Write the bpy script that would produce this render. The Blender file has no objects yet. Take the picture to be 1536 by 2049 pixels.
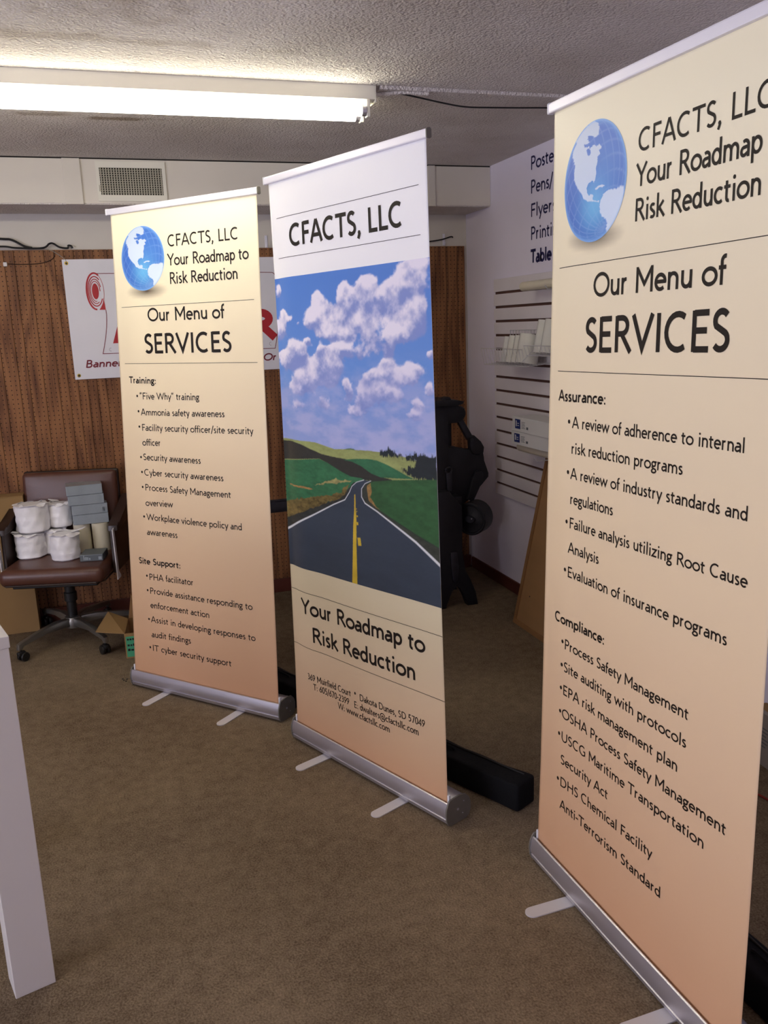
import bpy, bmesh, math, random
import numpy as np
from mathutils import Vector, Matrix
random.seed(7)
C = bpy.context.scene.collection
pi = math.pi

# ------------------------------------------------------------------ camera
F, PITCH, ROLL, YAW, H = 1693.2, 0.2169, 0.0386, 0.3092, 1.6335
_f = Vector((0, math.cos(PITCH), -math.sin(PITCH))); _r = Vector((1, 0, 0)); _d = _f.cross(_r)
_rt = _r*math.cos(ROLL) + _d*math.sin(ROLL); _dn = -_r*math.sin(ROLL) + _d*math.cos(ROLL)
_rz = Matrix.Rotation(-YAW, 3, 'Z')
_rt, _dn, _f = _rz@_rt, _rz@_dn, _rz@_f
cam = bpy.data.cameras.new('camera'); camo = bpy.data.objects.new('camera', cam); C.objects.link(camo)
m = Matrix((_rt, -_dn, -_f)).transposed().to_4x4(); m.translation = Vector((0, 0, H)); camo.matrix_world = m
cam.sensor_fit = 'VERTICAL'; cam.sensor_height = 36; cam.lens = 36*F/2049; cam.clip_start = .05
bpy.context.scene.camera = camo

# ------------------------------------------------------------------ world, lights, exposure
XL, XR, YF, YB, HC = -4.2, 2.264, -3.6, 5.159, 2.518
ZS, DS, ZP = 2.299, .365, 2.104
w = bpy.data.worlds.new('world'); bpy.context.scene.world = w; w.use_nodes = True
w.node_tree.nodes['Background'].inputs[0].default_value = (.62, .72, 1, 1)
w.node_tree.nodes['Background'].inputs[1].default_value = 1.5
def area(name, loc, rot, sx, sy, e, col):
    l = bpy.data.lights.new(name, 'AREA'); l.shape = 'RECTANGLE'; l.size = sx; l.size_y = sy; l.energy = e; l.color = col
    o = bpy.data.objects.new(name, l); o.location = loc; o.rotation_euler = rot; C.objects.link(o); return o
# overcast daylight just outside the shop windows of the left wall
area('window_daylight', (XL-.25, .2, 1.35), (0, -pi/2-.50, 0), 1.6, 3.6, 165, (.84, .83, 1))
TUBE_EMIT = 15
vs = bpy.context.scene.view_settings
vs.view_transform = 'Standard'; vs.look = 'None'; vs.gamma = 1; vs.exposure = 0; vs.use_curve_mapping = False

# ------------------------------------------------------------------ materials
def s2l(c):
    return tuple(((x/255)/12.92 if x/255 <= .04045 else ((x/255+.055)/1.055)**2.4) for x in c)
class N:
    def __init__(s, name):
        s.m = bpy.data.materials.new(name); s.m.use_nodes = True; s.t = s.m.node_tree; s.b = s.t.nodes['Principled BSDF']
    def n(s, ty, **k):
        q = s.t.nodes.new(ty)
        for a, v in k.items(): setattr(q, a, v)
        return q
    def l(s, a, b): s.t.links.new(a, b)
def mat(name, col, rough=.6, metal=0, var=0, vscale=8, bump=0, bscale=200, spec=.5, stretch=(1, 1, 1), coat=0):
    k = N(name); c = (*s2l(col), 1); k.b.inputs['Base Color'].default_value = c
    k.b.inputs['Roughness'].default_value = rough; k.b.inputs['Metallic'].default_value = metal
    k.b.inputs['Specular IOR Level'].default_value = spec; k.b.inputs['Coat Weight'].default_value = coat
    if var or bump:
        tc = k.n('ShaderNodeTexCoord'); mp = k.n('ShaderNodeMapping'); mp.inputs['Scale'].default_value = stretch
        k.l(tc.outputs['Object'], mp.inputs[0])
    if var:
        no = k.n('ShaderNodeTexNoise'); no.inputs['Scale'].default_value = vscale; no.inputs['Detail'].default_value = 6
        k.l(mp.outputs[0], no.inputs['Vector'])
        r = k.n('ShaderNodeMapRange'); r.inputs[1].default_value = .3; r.inputs[2].default_value = .7
        r.inputs[3].default_value = 1-var; r.inputs[4].default_value = 1+var; k.l(no.outputs[0], r.inputs[0])
        mx = k.n('ShaderNodeVectorMath', operation='SCALE'); mx.inputs[0].default_value = c[:3]
        k.l(r.outputs[0], mx.inputs['Scale']); k.l(mx.outputs[0], k.b.inputs['Base Color'])
    if bump:
        nb = k.n('ShaderNodeTexNoise'); nb.inputs['Scale'].default_value = bscale; nb.inputs['Detail'].default_value = 4
        k.l(mp.outputs[0], nb.inputs['Vector']); bp = k.n('ShaderNodeBump'); bp.inputs['Strength'].default_value = bump
        bp.inputs['Distance'].default_value = .004; k.l(nb.outputs[0], bp.inputs['Height']); k.l(bp.outputs[0], k.b.inputs['Normal'])
    return k.m
def attr_mat(name, rough=.5, spec=.4):
    k = N(name); a = k.n('ShaderNodeVertexColor'); a.layer_name = 'Col'; k.l(a.outputs[0], k.b.inputs['Base Color'])
    k.b.inputs['Roughness'].default_value = rough; k.b.inputs['Specular IOR Level'].default_value = spec
    return k.m
def emis(name, col, e):
    k = N(name); k.b.inputs['Base Color'].default_value = (*col, 1)
    k.b.inputs['Emission Color'].default_value = (*col, 1); k.b.inputs['Emission Strength'].default_value = e
    return k.m

def ceiling_mat():
    k = N('popcorn_ceiling'); tc = k.n('ShaderNodeTexCoord')
    no = k.n('ShaderNodeTexNoise'); no.inputs['Scale'].default_value = 3; no.inputs['Detail'].default_value = 5
    k.l(tc.outputs['Object'], no.inputs['Vector'])
    r = k.n('ShaderNodeValToRGB'); r.color_ramp.elements[0].position = .3; r.color_ramp.elements[0].color = (*s2l((212, 203, 195)), 1)
    r.color_ramp.elements[1].position = .7; r.color_ramp.elements[1].color = (*s2l((232, 225, 220)), 1); k.l(no.outputs[0], r.inputs[0])
    # two brown water stains with their own soft shapes
    last = r.outputs[0]
    n2 = k.n('ShaderNodeTexNoise'); n2.inputs['Scale'].default_value = 9; n2.inputs['Detail'].default_value = 6; k.l(tc.outputs['Object'], n2.inputs['Vector'])
    for (sx, sy, rx, ry, st) in ((.18, 3.95, .22, .035, .75), (-.12, 3.92, .14, .03, .5), (.1, 2.35, .28, .55, .35), (.0, 2.95, .8, .05, .3)):
        mp = k.n('ShaderNodeMapping'); mp.inputs['Location'].default_value = (-sx/rx, -sy/ry, 0); mp.inputs['Scale'].default_value = (1/rx, 1/ry, 0)
        k.l(tc.outputs['Object'], mp.inputs[0]); ln = k.n('ShaderNodeVectorMath', operation='LENGTH'); k.l(mp.outputs[0], ln.inputs[0])
        ad = k.n('ShaderNodeMath', operation='ADD'); k.l(ln.outputs['Value'], ad.inputs[0])
        s3 = k.n('ShaderNodeMath', operation='MULTIPLY_ADD'); s3.inputs[1].default_value = 3; s3.inputs[2].default_value = -1.5; k.l(n2.outputs[0], s3.inputs[0]); k.l(s3.outputs[0], ad.inputs[1])
        mr = k.n('ShaderNodeMapRange', interpolation_type='SMOOTHSTEP'); mr.inputs[1].default_value = .2; mr.inputs[2].default_value = 1.1; mr.inputs[3].default_value = st; mr.inputs[4].default_value = 0; k.l(ad.outputs[0], mr.inputs[0])
        mx = k.n('ShaderNodeMix', data_type='RGBA'); mx.inputs['B'].default_value = (*s2l((140, 118, 88)), 1)
        k.l(mr.outputs[0], mx.inputs['Factor']); k.l(last, mx.inputs['A']); last = mx.outputs['Result']
    k.l(last, k.b.inputs['Base Color']); k.b.inputs['Roughness'].default_value = .9
    v = k.n('ShaderNodeTexVoronoi'); v.inputs['Scale'].default_value = 110; k.l(tc.outputs['Object'], v.inputs['Vector'])
    nb = k.n('ShaderNodeTexNoise'); nb.inputs['Scale'].default_value = 75; nb.inputs['Detail'].default_value = 4; k.l(tc.outputs['Object'], nb.inputs['Vector'])
    sb = k.n('ShaderNodeMath', operation='SUBTRACT'); k.l(nb.outputs[0], sb.inputs[0]); ml = k.n('ShaderNodeMath', operation='MULTIPLY'); ml.inputs[1].default_value = .5
    k.l(v.outputs[0], ml.inputs[0]); k.l(ml.outputs[0], sb.inputs[1])
    bp = k.n('ShaderNodeBump'); bp.inputs['Strength'].default_value = .85; bp.inputs['Distance'].default_value = .012
    k.l(sb.outputs[0], bp.inputs['Height']); k.l(bp.outputs[0], k.b.inputs['Normal'])
    return k.m
def carpet_mat():
    k = N('brown_carpet'); tc = k.n('ShaderNodeTexCoord')
    a = k.n('ShaderNodeTexNoise'); a.inputs['Scale'].default_value = 1.6; a.inputs['Detail'].default_value = 5; k.l(tc.outputs['Object'], a.inputs['Vector'])
    b = k.n('ShaderNodeTexNoise'); b.inputs['Scale'].default_value = 170; b.inputs['Detail'].default_value = 3; k.l(tc.outputs['Object'], b.inputs['Vector'])
    c = k.n('ShaderNodeTexNoise'); c.inputs['Scale'].default_value = 22; c.inputs['Detail'].default_value = 8; c.inputs['Roughness'].default_value = .7; k.l(tc.outputs['Object'], c.inputs['Vector'])
    mx = k.n('ShaderNodeMath', operation='MULTIPLY_ADD'); mx.inputs[1].default_value = .5; k.l(b.outputs[0], mx.inputs[0])
    m2 = k.n('ShaderNodeMath', operation='MULTIPLY'); m2.inputs[1].default_value = .35; k.l(c.outputs[0], m2.inputs[0]); k.l(m2.outputs[0], mx.inputs[2])
    m3 = k.n('ShaderNodeMath', operation='MULTIPLY_ADD'); m3.inputs[1].default_value = .3; k.l(a.outputs[0], m3.inputs[0]); k.l(mx.outputs[0], m3.inputs[2])
    r = k.n('ShaderNodeValToRGB'); r.color_ramp.elements[0].position = .42; r.color_ramp.elements[0].color = (*s2l((88, 73, 56)), 1)
    r.color_ramp.elements[1].position = .74; r.color_ramp.elements[1].color = (*s2l((150, 132, 108)), 1); k.l(m3.outputs[0], r.inputs[0])
    k.l(r.outputs[0], k.b.inputs['Base Color']); k.b.inputs['Roughness'].default_value = .95; k.b.inputs['Specular IOR Level'].default_value = .1
    bp = k.n('ShaderNodeBump'); bp.inputs['Strength'].default_value = .6; bp.inputs['Distance'].default_value = .006
    k.l(b.outputs[0], bp.inputs['Height']); k.l(bp.outputs[0], k.b.inputs['Normal'])
    return k.m
def peg_mat():
    k = N('pegboard_wood'); tc = k.n('ShaderNodeTexCoord'); sp = k.n('ShaderNodeSeparateXYZ')
    geo = k.n('ShaderNodeNewGeometry'); k.l(geo.outputs['Position'], sp.inputs[0])
    mp = k.n('ShaderNodeMapping'); mp.inputs['Scale'].default_value = (3.6, 1, .55); k.l(geo.outputs['Position'], mp.inputs[0])
    no = k.n('ShaderNodeTexNoise'); no.inputs['Scale'].default_value = 1.3; no.inputs['Detail'].default_value = 2; no.inputs['Distortion'].default_value = .4; k.l(mp.outputs[0], no.inputs['Vector'])
    ml = k.n('ShaderNodeMath', operation='MULTIPLY'); ml.inputs[1].default_value = 15; k.l(no.outputs[0], ml.inputs[0])
    fr = k.n('ShaderNodeMath', operation='PINGPONG'); fr.inputs[1].default_value = 1; k.l(ml.outputs[0], fr.inputs[0])
    fn = k.n('ShaderNodeTexNoise'); fn.inputs['Scale'].default_value = 1; fn.inputs['Detail'].default_value = 6
    mp2 = k.n('ShaderNodeMapping'); mp2.inputs['Scale'].default_value = (160, 1, 6); k.l(geo.outputs['Position'], mp2.inputs[0]); k.l(mp2.outputs[0], fn.inputs['Vector'])
    ad = k.n('ShaderNodeMath', operation='MULTIPLY_ADD'); ad.inputs[1].default_value = .45; k.l(fr.outputs[0], ad.inputs[0]); 
    f2 = k.n('ShaderNodeMath', operation='MULTIPLY'); f2.inputs[1].default_value = .9; k.l(fn.outputs[0], f2.inputs[0]); k.l(f2.outputs[0], ad.inputs[2])
    r = k.n('ShaderNodeValToRGB'); r.color_ramp.elements[0].position = .3; r.color_ramp.elements[0].color = (*s2l((88, 52, 32)), 1)
    r.color_ramp.elements[1].position = .85; r.color_ramp.elements[1].color = (*s2l((146, 100, 64)), 1); k.l(ad.outputs[0], r.inputs[0])
    # peg holes, 25 mm apart
    ds = []
    for ax in ('X', 'Z'):
        a = k.n('ShaderNodeMath', operation='DIVIDE'); a.inputs[1].default_value = .0254; k.l(sp.outputs[ax], a.inputs[0])
        b = k.n('ShaderNodeMath', operation='FRACT'); k.l(a.outputs[0], b.inputs[0])
        c = k.n('ShaderNodeMath', operation='SUBTRACT'); c.inputs[1].default_value = .5; k.l(b.outputs[0], c.inputs[0])
        d = k.n('ShaderNodeMath', operation='POWER'); d.inputs[1].default_value = 2; k.l(c.outputs[0], d.inputs[0]); ds.append(d)
    s = k.n('ShaderNodeMath', operation='ADD'); k.l(ds[0].outputs[0], s.inputs[0]); k.l(ds[1].outputs[0], s.inputs[1])
    lt = k.n('ShaderNodeMapRange'); lt.inputs[1].default_value = .008; lt.inputs[2].default_value = .02; lt.inputs[3].default_value = 1; lt.inputs[4].default_value = 0; k.l(s.outputs[0], lt.inputs[0])
    mx = k.n('ShaderNodeMix', data_type='RGBA'); mx.inputs['B'].default_value = (*s2l((38, 20, 12)), 1)
    k.l(lt.outputs[0], mx.inputs['Factor']); k.l(r.outputs[0], mx.inputs['A']); k.l(mx.outputs['Result'], k.b.inputs['Base Color'])
    k.b.inputs['Roughness'].default_value = .55; k.b.inputs['Specular IOR Level'].default_value = .3
    return k.m

M = dict(
 ceil=ceiling_mat(), carpet=carpet_mat(), peg=peg_mat(),
 wall=mat('wall_paint', (243, 237, 252), .8, var=.03, vscale=2, bump=.1, bscale=120),
 upper=mat('upper_wall_paint', (216, 210, 202), .8, var=.04, vscale=3, bump=.1),
 soffit=mat('soffit_paint', (224, 217, 206), .75, var=.03, vscale=3),
 dark=mat('dark_gap', (25, 18, 14), .9),
 groove=mat('slot_brown', (92, 62, 52), .8),
 slat=mat('slat_laminate', (236, 229, 232), .55, var=.02),
 base=mat('baseboard_brown', (92, 42, 30), .6),
 fixture=mat('white_enamel', (232, 228, 215), .45),
 alu=mat('brushed_aluminium', (212, 210, 220), .36, .86, bump=.08, bscale=60, stretch=(1, 60, 60)),
 alu_w=mat('satin_rail', (236, 234, 245), .4, .25),
 cap=mat('grey_end_cap', (122, 118, 110), .45, .3, var=.05, vscale=40),
 foot=mat('foot_metal', (214, 210, 212), .5, .2),
 plastic=mat('white_plastic', (235, 235, 240), .5),
 pole=mat('pole_grey', (120, 120, 122), .4, .6),
 ink=mat('print_ink', (30, 22, 15), .55, spec=.3),
 navy=mat('navy_vinyl', (30, 28, 84), .5), red=mat('red_ink', (176, 28, 40), .5), maroon=mat('maroon_ink', (120, 26, 44), .5), greyink=mat('grey_line', (120, 90, 100), .5),
 vinyl=mat('white_vinyl', (226, 224, 232), .42, var=.02),
 brass=mat('brass', (190, 160, 70), .35, .9),
 leather=mat('brown_vinyl', (86, 52, 40), .38, var=.06, bump=.1, bscale=90, spec=.5),
 leather_d=mat('dark_brown_vinyl', (44, 28, 22), .4, var=.05),
 chrome=mat('dull_chrome', (140, 137, 131), .35, .8), blackp=mat('black_plastic', (22, 21, 20), .5),
 card=mat('cardboard', (150, 118, 74), .85, var=.06, vscale=5), card_d=mat('cardboard_inside', (128, 92, 56), .9),
 green=mat('green_label', (70, 160, 118), .6),
 bag=mat('black_nylon', (14, 14, 17), .75, var=.15, vscale=25, bump=.3, bscale=120, spec=.2),
 iron=mat('cast_iron', (34, 33, 38), .5, .3, var=.2, vscale=12, bump=.3, bscale=60), iron2=mat('pale_iron', (58, 57, 64), .45, .5, var=.2, vscale=20),
 board=mat('board_tan', (168, 128, 84), .7, var=.05, vscale=3, stretch=(1, 1, 6)), boardedge=mat('board_edge_wood', (150, 108, 66), .7, var=.1, vscale=8),
 paperw=mat('white_wrap', (244, 241, 243), .4, var=.05, vscale=20, bump=.5, bscale=28), cream=mat('cream_roll', (222, 213, 190), .55, var=.04),
 greybox=mat('grey_wrapped_box', (150, 158, 164), .28, var=.06, vscale=12, bump=.35, bscale=30, coat=.5),
 tile_g=mat('grey_carton', (92, 98, 102), .45, var=.04),
 wire=mat('white_wire', (214, 212, 212), .4, .2), film=mat('clear_film_roll', (228, 226, 216), .22, coat=.6, var=.05),
 white=mat('white_laminate', (226, 221, 219), .35), carton=mat('white_carton', (220, 218, 214), .6), blue=mat('blue_label', (26, 46, 110), .5),
 black=mat('black_cable', (20, 18, 18), .6), redcord=mat('red_cord', (150, 40, 28), .6), grey=mat('grey_cord', (150, 145, 135), .6),
 vent=mat('vent_metal', (170, 165, 150), .5, .2), cardw=mat('printed_paper', (150, 142, 134), .7),
)

# ------------------------------------------------------------------ mesh helpers
def obj(name, bm, m, parent=None, smooth=False, kind=None):
    me = bpy.data.meshes.new(name); bmesh.ops.recalc_face_normals(bm, faces=bm.faces); bm.to_mesh(me); bm.free()
    if smooth:
        me.polygons.foreach_set('use_smooth', [True]*len(me.polygons))
        me.set_sharp_from_angle(angle=math.radians(38))
    me.materials.append(M[m] if isinstance(m, str) else m)
    o = bpy.data.objects.new(name, me); C.objects.link(o)
    if parent: o.parent = parent
    if kind: o['kind'] = kind
    return o
def raw(name, vs_, fs, m, parent=None):
    me = bpy.data.meshes.new(name); me.from_pydata(vs_, [], fs); me.update(); me.materials.append(M[m] if isinstance(m, str) else m)
    o = bpy.data.objects.new(name, me); C.objects.link(o)
    if parent: o.parent = parent
    return o
def tag(o, label, cat, group=None, kind=None):
    o['label'] = label; o['category'] = cat
    if group: o['group'] = group
    if kind: o['kind'] = kind
    return o
def empty(name, loc=(0, 0, 0), rz=0, label=None, cat=None, group=None):
    o = bpy.data.objects.new(name, None); o.empty_display_size = .1; C.objects.link(o); o.location = loc; o.rotation_euler = (0, 0, rz)
    if label: tag(o, label, cat, group)
    return o
def struct(o, label=None):
    o['kind'] = 'structure'
    return o
def box(bm, lo, hi, bev=0, seg=2, mx=None):
    lo, hi = Vector(lo), Vector(hi)
    r = bmesh.ops.create_cube(bm, size=1); vs_ = r['verts']
    for v in vs_: v.co = Vector(((lo[i]+hi[i])/2 + v.co[i]*(hi[i]-lo[i]) for i in range(3)))
    if bev:
        es = {e for v in vs_ for e in v.link_edges}
        g = bmesh.ops.bevel(bm, geom=list(es), offset=bev, segments=seg, profile=.5, affect='EDGES'); vs_ = [v for v in set(vs_) | set(g['verts']) if v.is_valid]
    if mx: 
        for v in vs_: v.co = mx@v.co
    return vs_
def B(*a, **k):
    bm = bmesh.new(); box(bm, *a, **k); return bm
def prism(bm, prof, axis, a, b, bev=0):
    """prof: 2D outline; axis 'x': (y,z) pts, 'y': (x,z), 'z': (x,y)"""
    def P(p, t): return {'x': (t, p[0], p[1]), 'y': (p[0], t, p[1]), 'z': (p[0], p[1], t)}[axis]
    v0 = [bm.verts.new(P(p, a)) for p in prof]; v1 = [bm.verts.new(P(p, b)) for p in prof]; n = len(prof)
    f = [bm.faces.new(v0), bm.faces.new(list(reversed(v1)))]
    for i in range(n): bm.faces.new((v0[i], v1[i], v1[(i+1) % n], v0[(i+1) % n]))
    if bev:
        es = {e for q in f for e in q.edges}
        bmesh.ops.bevel(bm, geom=list(es), offset=bev, segments=2, profile=.5, affect='EDGES')
    return v0+v1
def PR(*a, **k):
    bm = bmesh.new(); prism(bm, *a, **k); return bm
def lathe(bm, prof, seg=24, mx=None, wob=None):
    rings = []
    for r, z in prof:
        ring = []
        for i in range(seg):
            a = 2*pi*i/seg; rr = r*(1 + (wob(a, z) if wob else 0)); p = Vector((rr*math.cos(a), rr*math.sin(a), z)); ring.append(bm.verts.new(mx@p if mx else p))
        rings.append(ring)
    for a, b in zip(rings, rings[1:]):
        for i in range(seg): bm.faces.new((a[i], a[(i+1) % seg], b[(i+1) % seg], b[i]))
    bm.faces.new(list(reversed(rings[0]))); bm.faces.new(rings[-1])
def LT(*a, **k):
    bm = bmesh.new(); lathe(bm, *a, **k); return bm
def tube(bm, pts, r, seg=8, caps=True):
    pts = [Vector(p) for p in pts]; rs = r if isinstance(r, (list, tuple)) else [r]*len(pts); rings = []
    up = Vector((0, 0, 1))
    for i, p in enumerate(pts):
        t = (pts[min(i+1, len(pts)-1)] - pts[max(i-1, 0)]).normalized()
        u = t.cross(up); u = t.cross(Vector((1, 0, 0))) if u.length < .05 else u
        u.normalize(); v = t.cross(u)
        rings.append([bm.verts.new(p + (u*math.cos(2*pi*k/seg) + v*math.sin(2*pi*k/seg))*rs[i]) for k in range(seg)])
    for a, b in zip(rings, rings[1:]):
        for k in range(seg): bm.faces.new((a[k], a[(k+1) % seg], b[(k+1) % seg], b[k]))
    if caps: bm.faces.new(list(reversed(rings[0]))); bm.faces.new(rings[-1])
def TB(*a, **k):
    bm = bmesh.new(); tube(bm, *a, **k); return bm
def smooth_path(pts, n=8):
    pts = [Vector(p) for p in pts]; out = []
    P_ = [pts[0]] + pts + [pts[-1]]
    for i in range(1, len(P_)-2):
        a, b, c, d = P_[i-1:i+3]
        for k in range(n):
            t = k/n; out.append(.5*((2*b) + (-a+c)*t + (2*a-5*b+4*c-d)*t*t + (-a+3*b-3*c+d)*t**3))
    out.append(pts[-1]); return out
def copy_tree(o, loc=None, rz=None, label=None, parent=None):
    c = o.copy(); C.objects.link(c)
    if parent: c.parent = parent
    for ch in list(o.children): copy_tree(ch, parent=c)
    if loc is not None: c.location = loc
    if rz is not None: c.rotation_euler = (0, 0, rz)
    if label: c['label'] = label
    return c

# ------------------------------------------------------------------ stroke lettering (humanist sans drawn here, stroke by stroke)
G = {
'A': (.68, 'p .045 0 .335 .68 p .345 .68 .635 0 p .14 .22 .54 .22'), 'B': (.58, 'p .12 0 .12 .68 p .12 .637 .29 .637 a .29 .5 .14 .137 90 -90 .12 .363 p .12 .363 .31 .363 a .31 .203 .17 .16 90 -90 .12 .043'),
'C': (.69, 'p a .39 .34 .31 .3 55 305'), 'D': (.76, 'p .12 0 .12 .68 p .12 .637 .34 .637 a .34 .34 .32 .297 90 -90 .12 .043'),
'E': (.54, 'p .12 0 .12 .68 p .12 .637 .48 .637 p .12 .35 .44 .35 p .12 .043 .49 .043'), 'F': (.5, 'p .12 0 .12 .68 p .12 .637 .46 .637 p .12 .35 .43 .35'),
'G': (.75, 'p a .40 .34 .32 .3 55 312 p .64 .07 .64 .34 p .48 .33 .68 .33'), 'H': (.73, 'p .12 0 .12 .68 p .61 0 .61 .68 p .12 .35 .61 .35'),
'I': (.28, 'p .14 0 .14 .68'), 'K': (.64, 'p .12 0 .12 .68 p .15 .32 .56 .68 p .24 .38 .62 0'), 'L': (.49, 'p .12 .68 .12 .043 .47 .043 p .12 0 .12 .1'),
'M': (.79, 'p .1 0 .1 .68 p .69 0 .69 .68 p .1 .65 .395 .22 .69 .65'), 'N': (.77, 'p .11 0 .11 .68 p .66 0 .66 .68 p .11 .66 .66 .02'),
'O': (.81, 'o .405 .34 .345 .3'), 'P': (.54, 'p .12 0 .12 .68 p .12 .637 .29 .637 a .29 .48 .17 .157 90 -90 .12 .323'),
'R': (.6, 'p .12 0 .12 .68 p .12 .637 .29 .637 a .29 .49 .17 .147 90 -90 .12 .343 p .28 .34 .57 0'),
'S': (.48, 'p a .25 .495 .155 .145 35 215 a .235 .19 .165 .148 48 -145'), 'T': (.59, 'p .02 .637 .57 .637 p .295 0 .295 .637'),
'U': (.72, 'p .11 .68 .11 .28 a .36 .28 .25 .24 180 360 .61 .68'), 'V': (.65, 'p .04 .68 .325 .07 .61 .68'), 'W': (1.05, 'p .04 .68 .28 .07 .525 .61 .77 .07 1.01 .68'),
'Y': (.61, 'p .03 .68 .305 .33 .58 .68 p .305 0 .305 .35'),
'a': (.43, 'p .35 0 .35 .28 a .215 .28 .135 .127 0 130 p .35 .26 .2 .245 a .165 .145 .11 .1 95 285 .35 .115'),
'b': (.5, 'p .095 .7 .095 0 o .265 .225 .17 .182'), 'c': (.44, 'p a .25 .225 .19 .185 50 310'), 'd': (.5, 'o .235 .225 .17 .182 p .405 .7 .405 0'),
'e': (.48, 'p .06 .235 .425 .235 a .245 .225 .182 .185 4 312'), 'f': (.27, 'p .12 0 .12 .54 a .23 .54 .11 .12 180 75 p .02 .405 .26 .405'),
'g': (.43, 'o .2 .29 .13 .118 p .26 .405 .42 .405 p .13 .185 .09 .12 .14 .065 .26 .045 .345 .01 .375 -.06 .32 -.13 .2 -.16 .09 -.135 .05 -.08 .09 -.015 .15 .05'),
'h': (.49, 'p .095 .7 .095 0 p .095 .25 a .245 .26 .15 .147 180 0 .395 0'), 'i': (.23, 'p .115 0 .115 .45 d .115 .61 .056'), 'k': (.46, 'p .095 .7 .095 0 p .11 .2 .39 .45 p .18 .27 .45 0'),
'l': (.23, 'p .115 0 .115 .7'), 'm': (.77, 'p .095 .45 .095 0 p .095 .25 a .24 .26 .14 .147 180 0 .38 0 p .38 .25 a .525 .26 .145 .147 180 0 .67 0'),
'n': (.49, 'p .095 .45 .095 0 p .095 .25 a .245 .26 .15 .147 180 0 .395 0'), 'o': (.55, 'o .275 .225 .22 .185'), 'p': (.5, 'p .095 .45 .095 -.2 o .265 .225 .17 .182'),
'r': (.35, 'p .095 .45 .095 0 p .095 .24 a .235 .26 .14 .145 180 78'), 's': (.35, 'p a .185 .325 .105 .082 40 215 a .165 .125 .112 .084 45 -140'),
't': (.33, 'p .13 .56 .13 .13 a .215 .13 .085 .088 180 290 p .02 .405 .29 .405'), 'u': (.49, 'p .095 .45 .095 .19 a .24 .19 .145 .147 180 350 p .395 .45 .395 0'),
'v': (.43, 'p .03 .45 .215 .06 .4 .45'), 'w': (.72, 'p .03 .45 .2 .06 .36 .40 .52 .06 .69 .45'), 'y': (.42, 'p .03 .45 .22 .03 p .4 .45 .13 -.2'), 'z': (.44, 'p .05 .405 .37 .405 .07 .045 .4 .045'),
'0': (.5, 'o .25 .34 .18 .3'), '2': (.5, 'p a .24 .48 .155 .157 155 -25 .09 .043 .44 .043'), '3': (.5, 'p a .22 .5 .14 .137 140 -90 p a .22 .205 .17 .16 90 -135'),
'4': (.5, 'p .36 0 .36 .64 .05 .19 .46 .19'), '5': (.5, 'p .41 .637 .16 .637 .13 .38 a .21 .22 .18 .177 110 -125'), '6': (.5, 'o .25 .21 .17 .165 p .38 .66 .11 .3'), '7': (.5, 'p .06 .637 .43 .637 .17 0'), '9': (.5, 'o .25 .47 .17 .165 p .12 .02 .39 .38'),
',': (.25, 'd .12 .05 .055 p .15 .05 .07 -.12'), '.': (.23, 'd .11 .05 .055'), ':': (.24, 'd .12 .05 .055 d .12 .36 .055'), '-': (.32, 'p .04 .26 .28 .26'), '/': (.32, 'p .02 -.08 .3 .72'),
'“': (.38, 'p .09 .52 .14 .7 p .23 .52 .28 .7'), '”': (.38, 'p .09 .52 .14 .7 p .23 .52 .28 .7'), ' ': (.28, ''), '*': (.42, 'p .21 .4 .21 .68 p .09 .47 .33 .61 p .33 .47 .09 .61'),
'@': (.98, 'p a .48 .25 .4 .4 -65 285 o .46 .25 .13 .16 p .6 .42 .58 .13 .66 .09 .76 .13'),
}
def glyph_paths(s):
    tk = s.split(); i = 0; paths = []; cur = None
    while i < len(tk):
        t = tk[i]
        if t == 'p': cur = []; paths.append(('p', cur)); i += 1
        elif t == 'a':
            cx, cy, rx, ry, a0, a1 = map(float, tk[i+1:i+7]); n = max(4, int(abs(a1-a0)/15))
            for k in range(n+1):
                a = math.radians(a0+(a1-a0)*k/n); cur.append((cx+rx*math.cos(a), cy+ry*math.sin(a)))
            i += 7
        elif t == 'o':
            cx, cy, rx, ry = map(float, tk[i+1:i+5]); paths.append(('o', [(cx+rx*math.cos(2*pi*k/24), cy+ry*math.sin(2*pi*k/24)) for k in range(24)])); i += 5
        elif t == 'd':
            cx, cy, r = map(float, tk[i+1:i+4]); paths.append(('d', (cx, cy, r))); i += 4
        else: cur.append((float(tk[i]), float(tk[i+1]))); i += 2
    return paths
def ribbon(pts, hw, closed, V, Fc):
    q = []
    for p in pts:
        if not q or math.hypot(p[0]-q[-1][0], p[1]-q[-1][1]) > 1e-6: q.append(p)
    n = len(q); base = len(V); P = [Vector(p) for p in q]
    for i in range(n):
        a = P[i-1] if (i or closed) else None; b = P[(i+1) % n] if (i < n-1 or closed) else None
        d0 = (P[i]-a).normalized() if a is not None else None; d1 = (b-P[i]).normalized() if b is not None else None
        if d0 is None: d0 = d1
        if d1 is None: d1 = d0
        n0 = Vector((-d0.y, d0.x)); n1 = Vector((-d1.y, d1.x)); mm = n0+n1
        if mm.length < .2: mm = n0
        mm.normalize(); k = hw/max(.42, mm.dot(n0))
        V.append(P[i]+mm*k); V.append(P[i]-mm*k)
    for i in range(n if closed else n-1):
        j = (i+1) % n; Fc.append((base+2*i, base+2*i+1, base+2*j+1, base+2*j))
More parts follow.
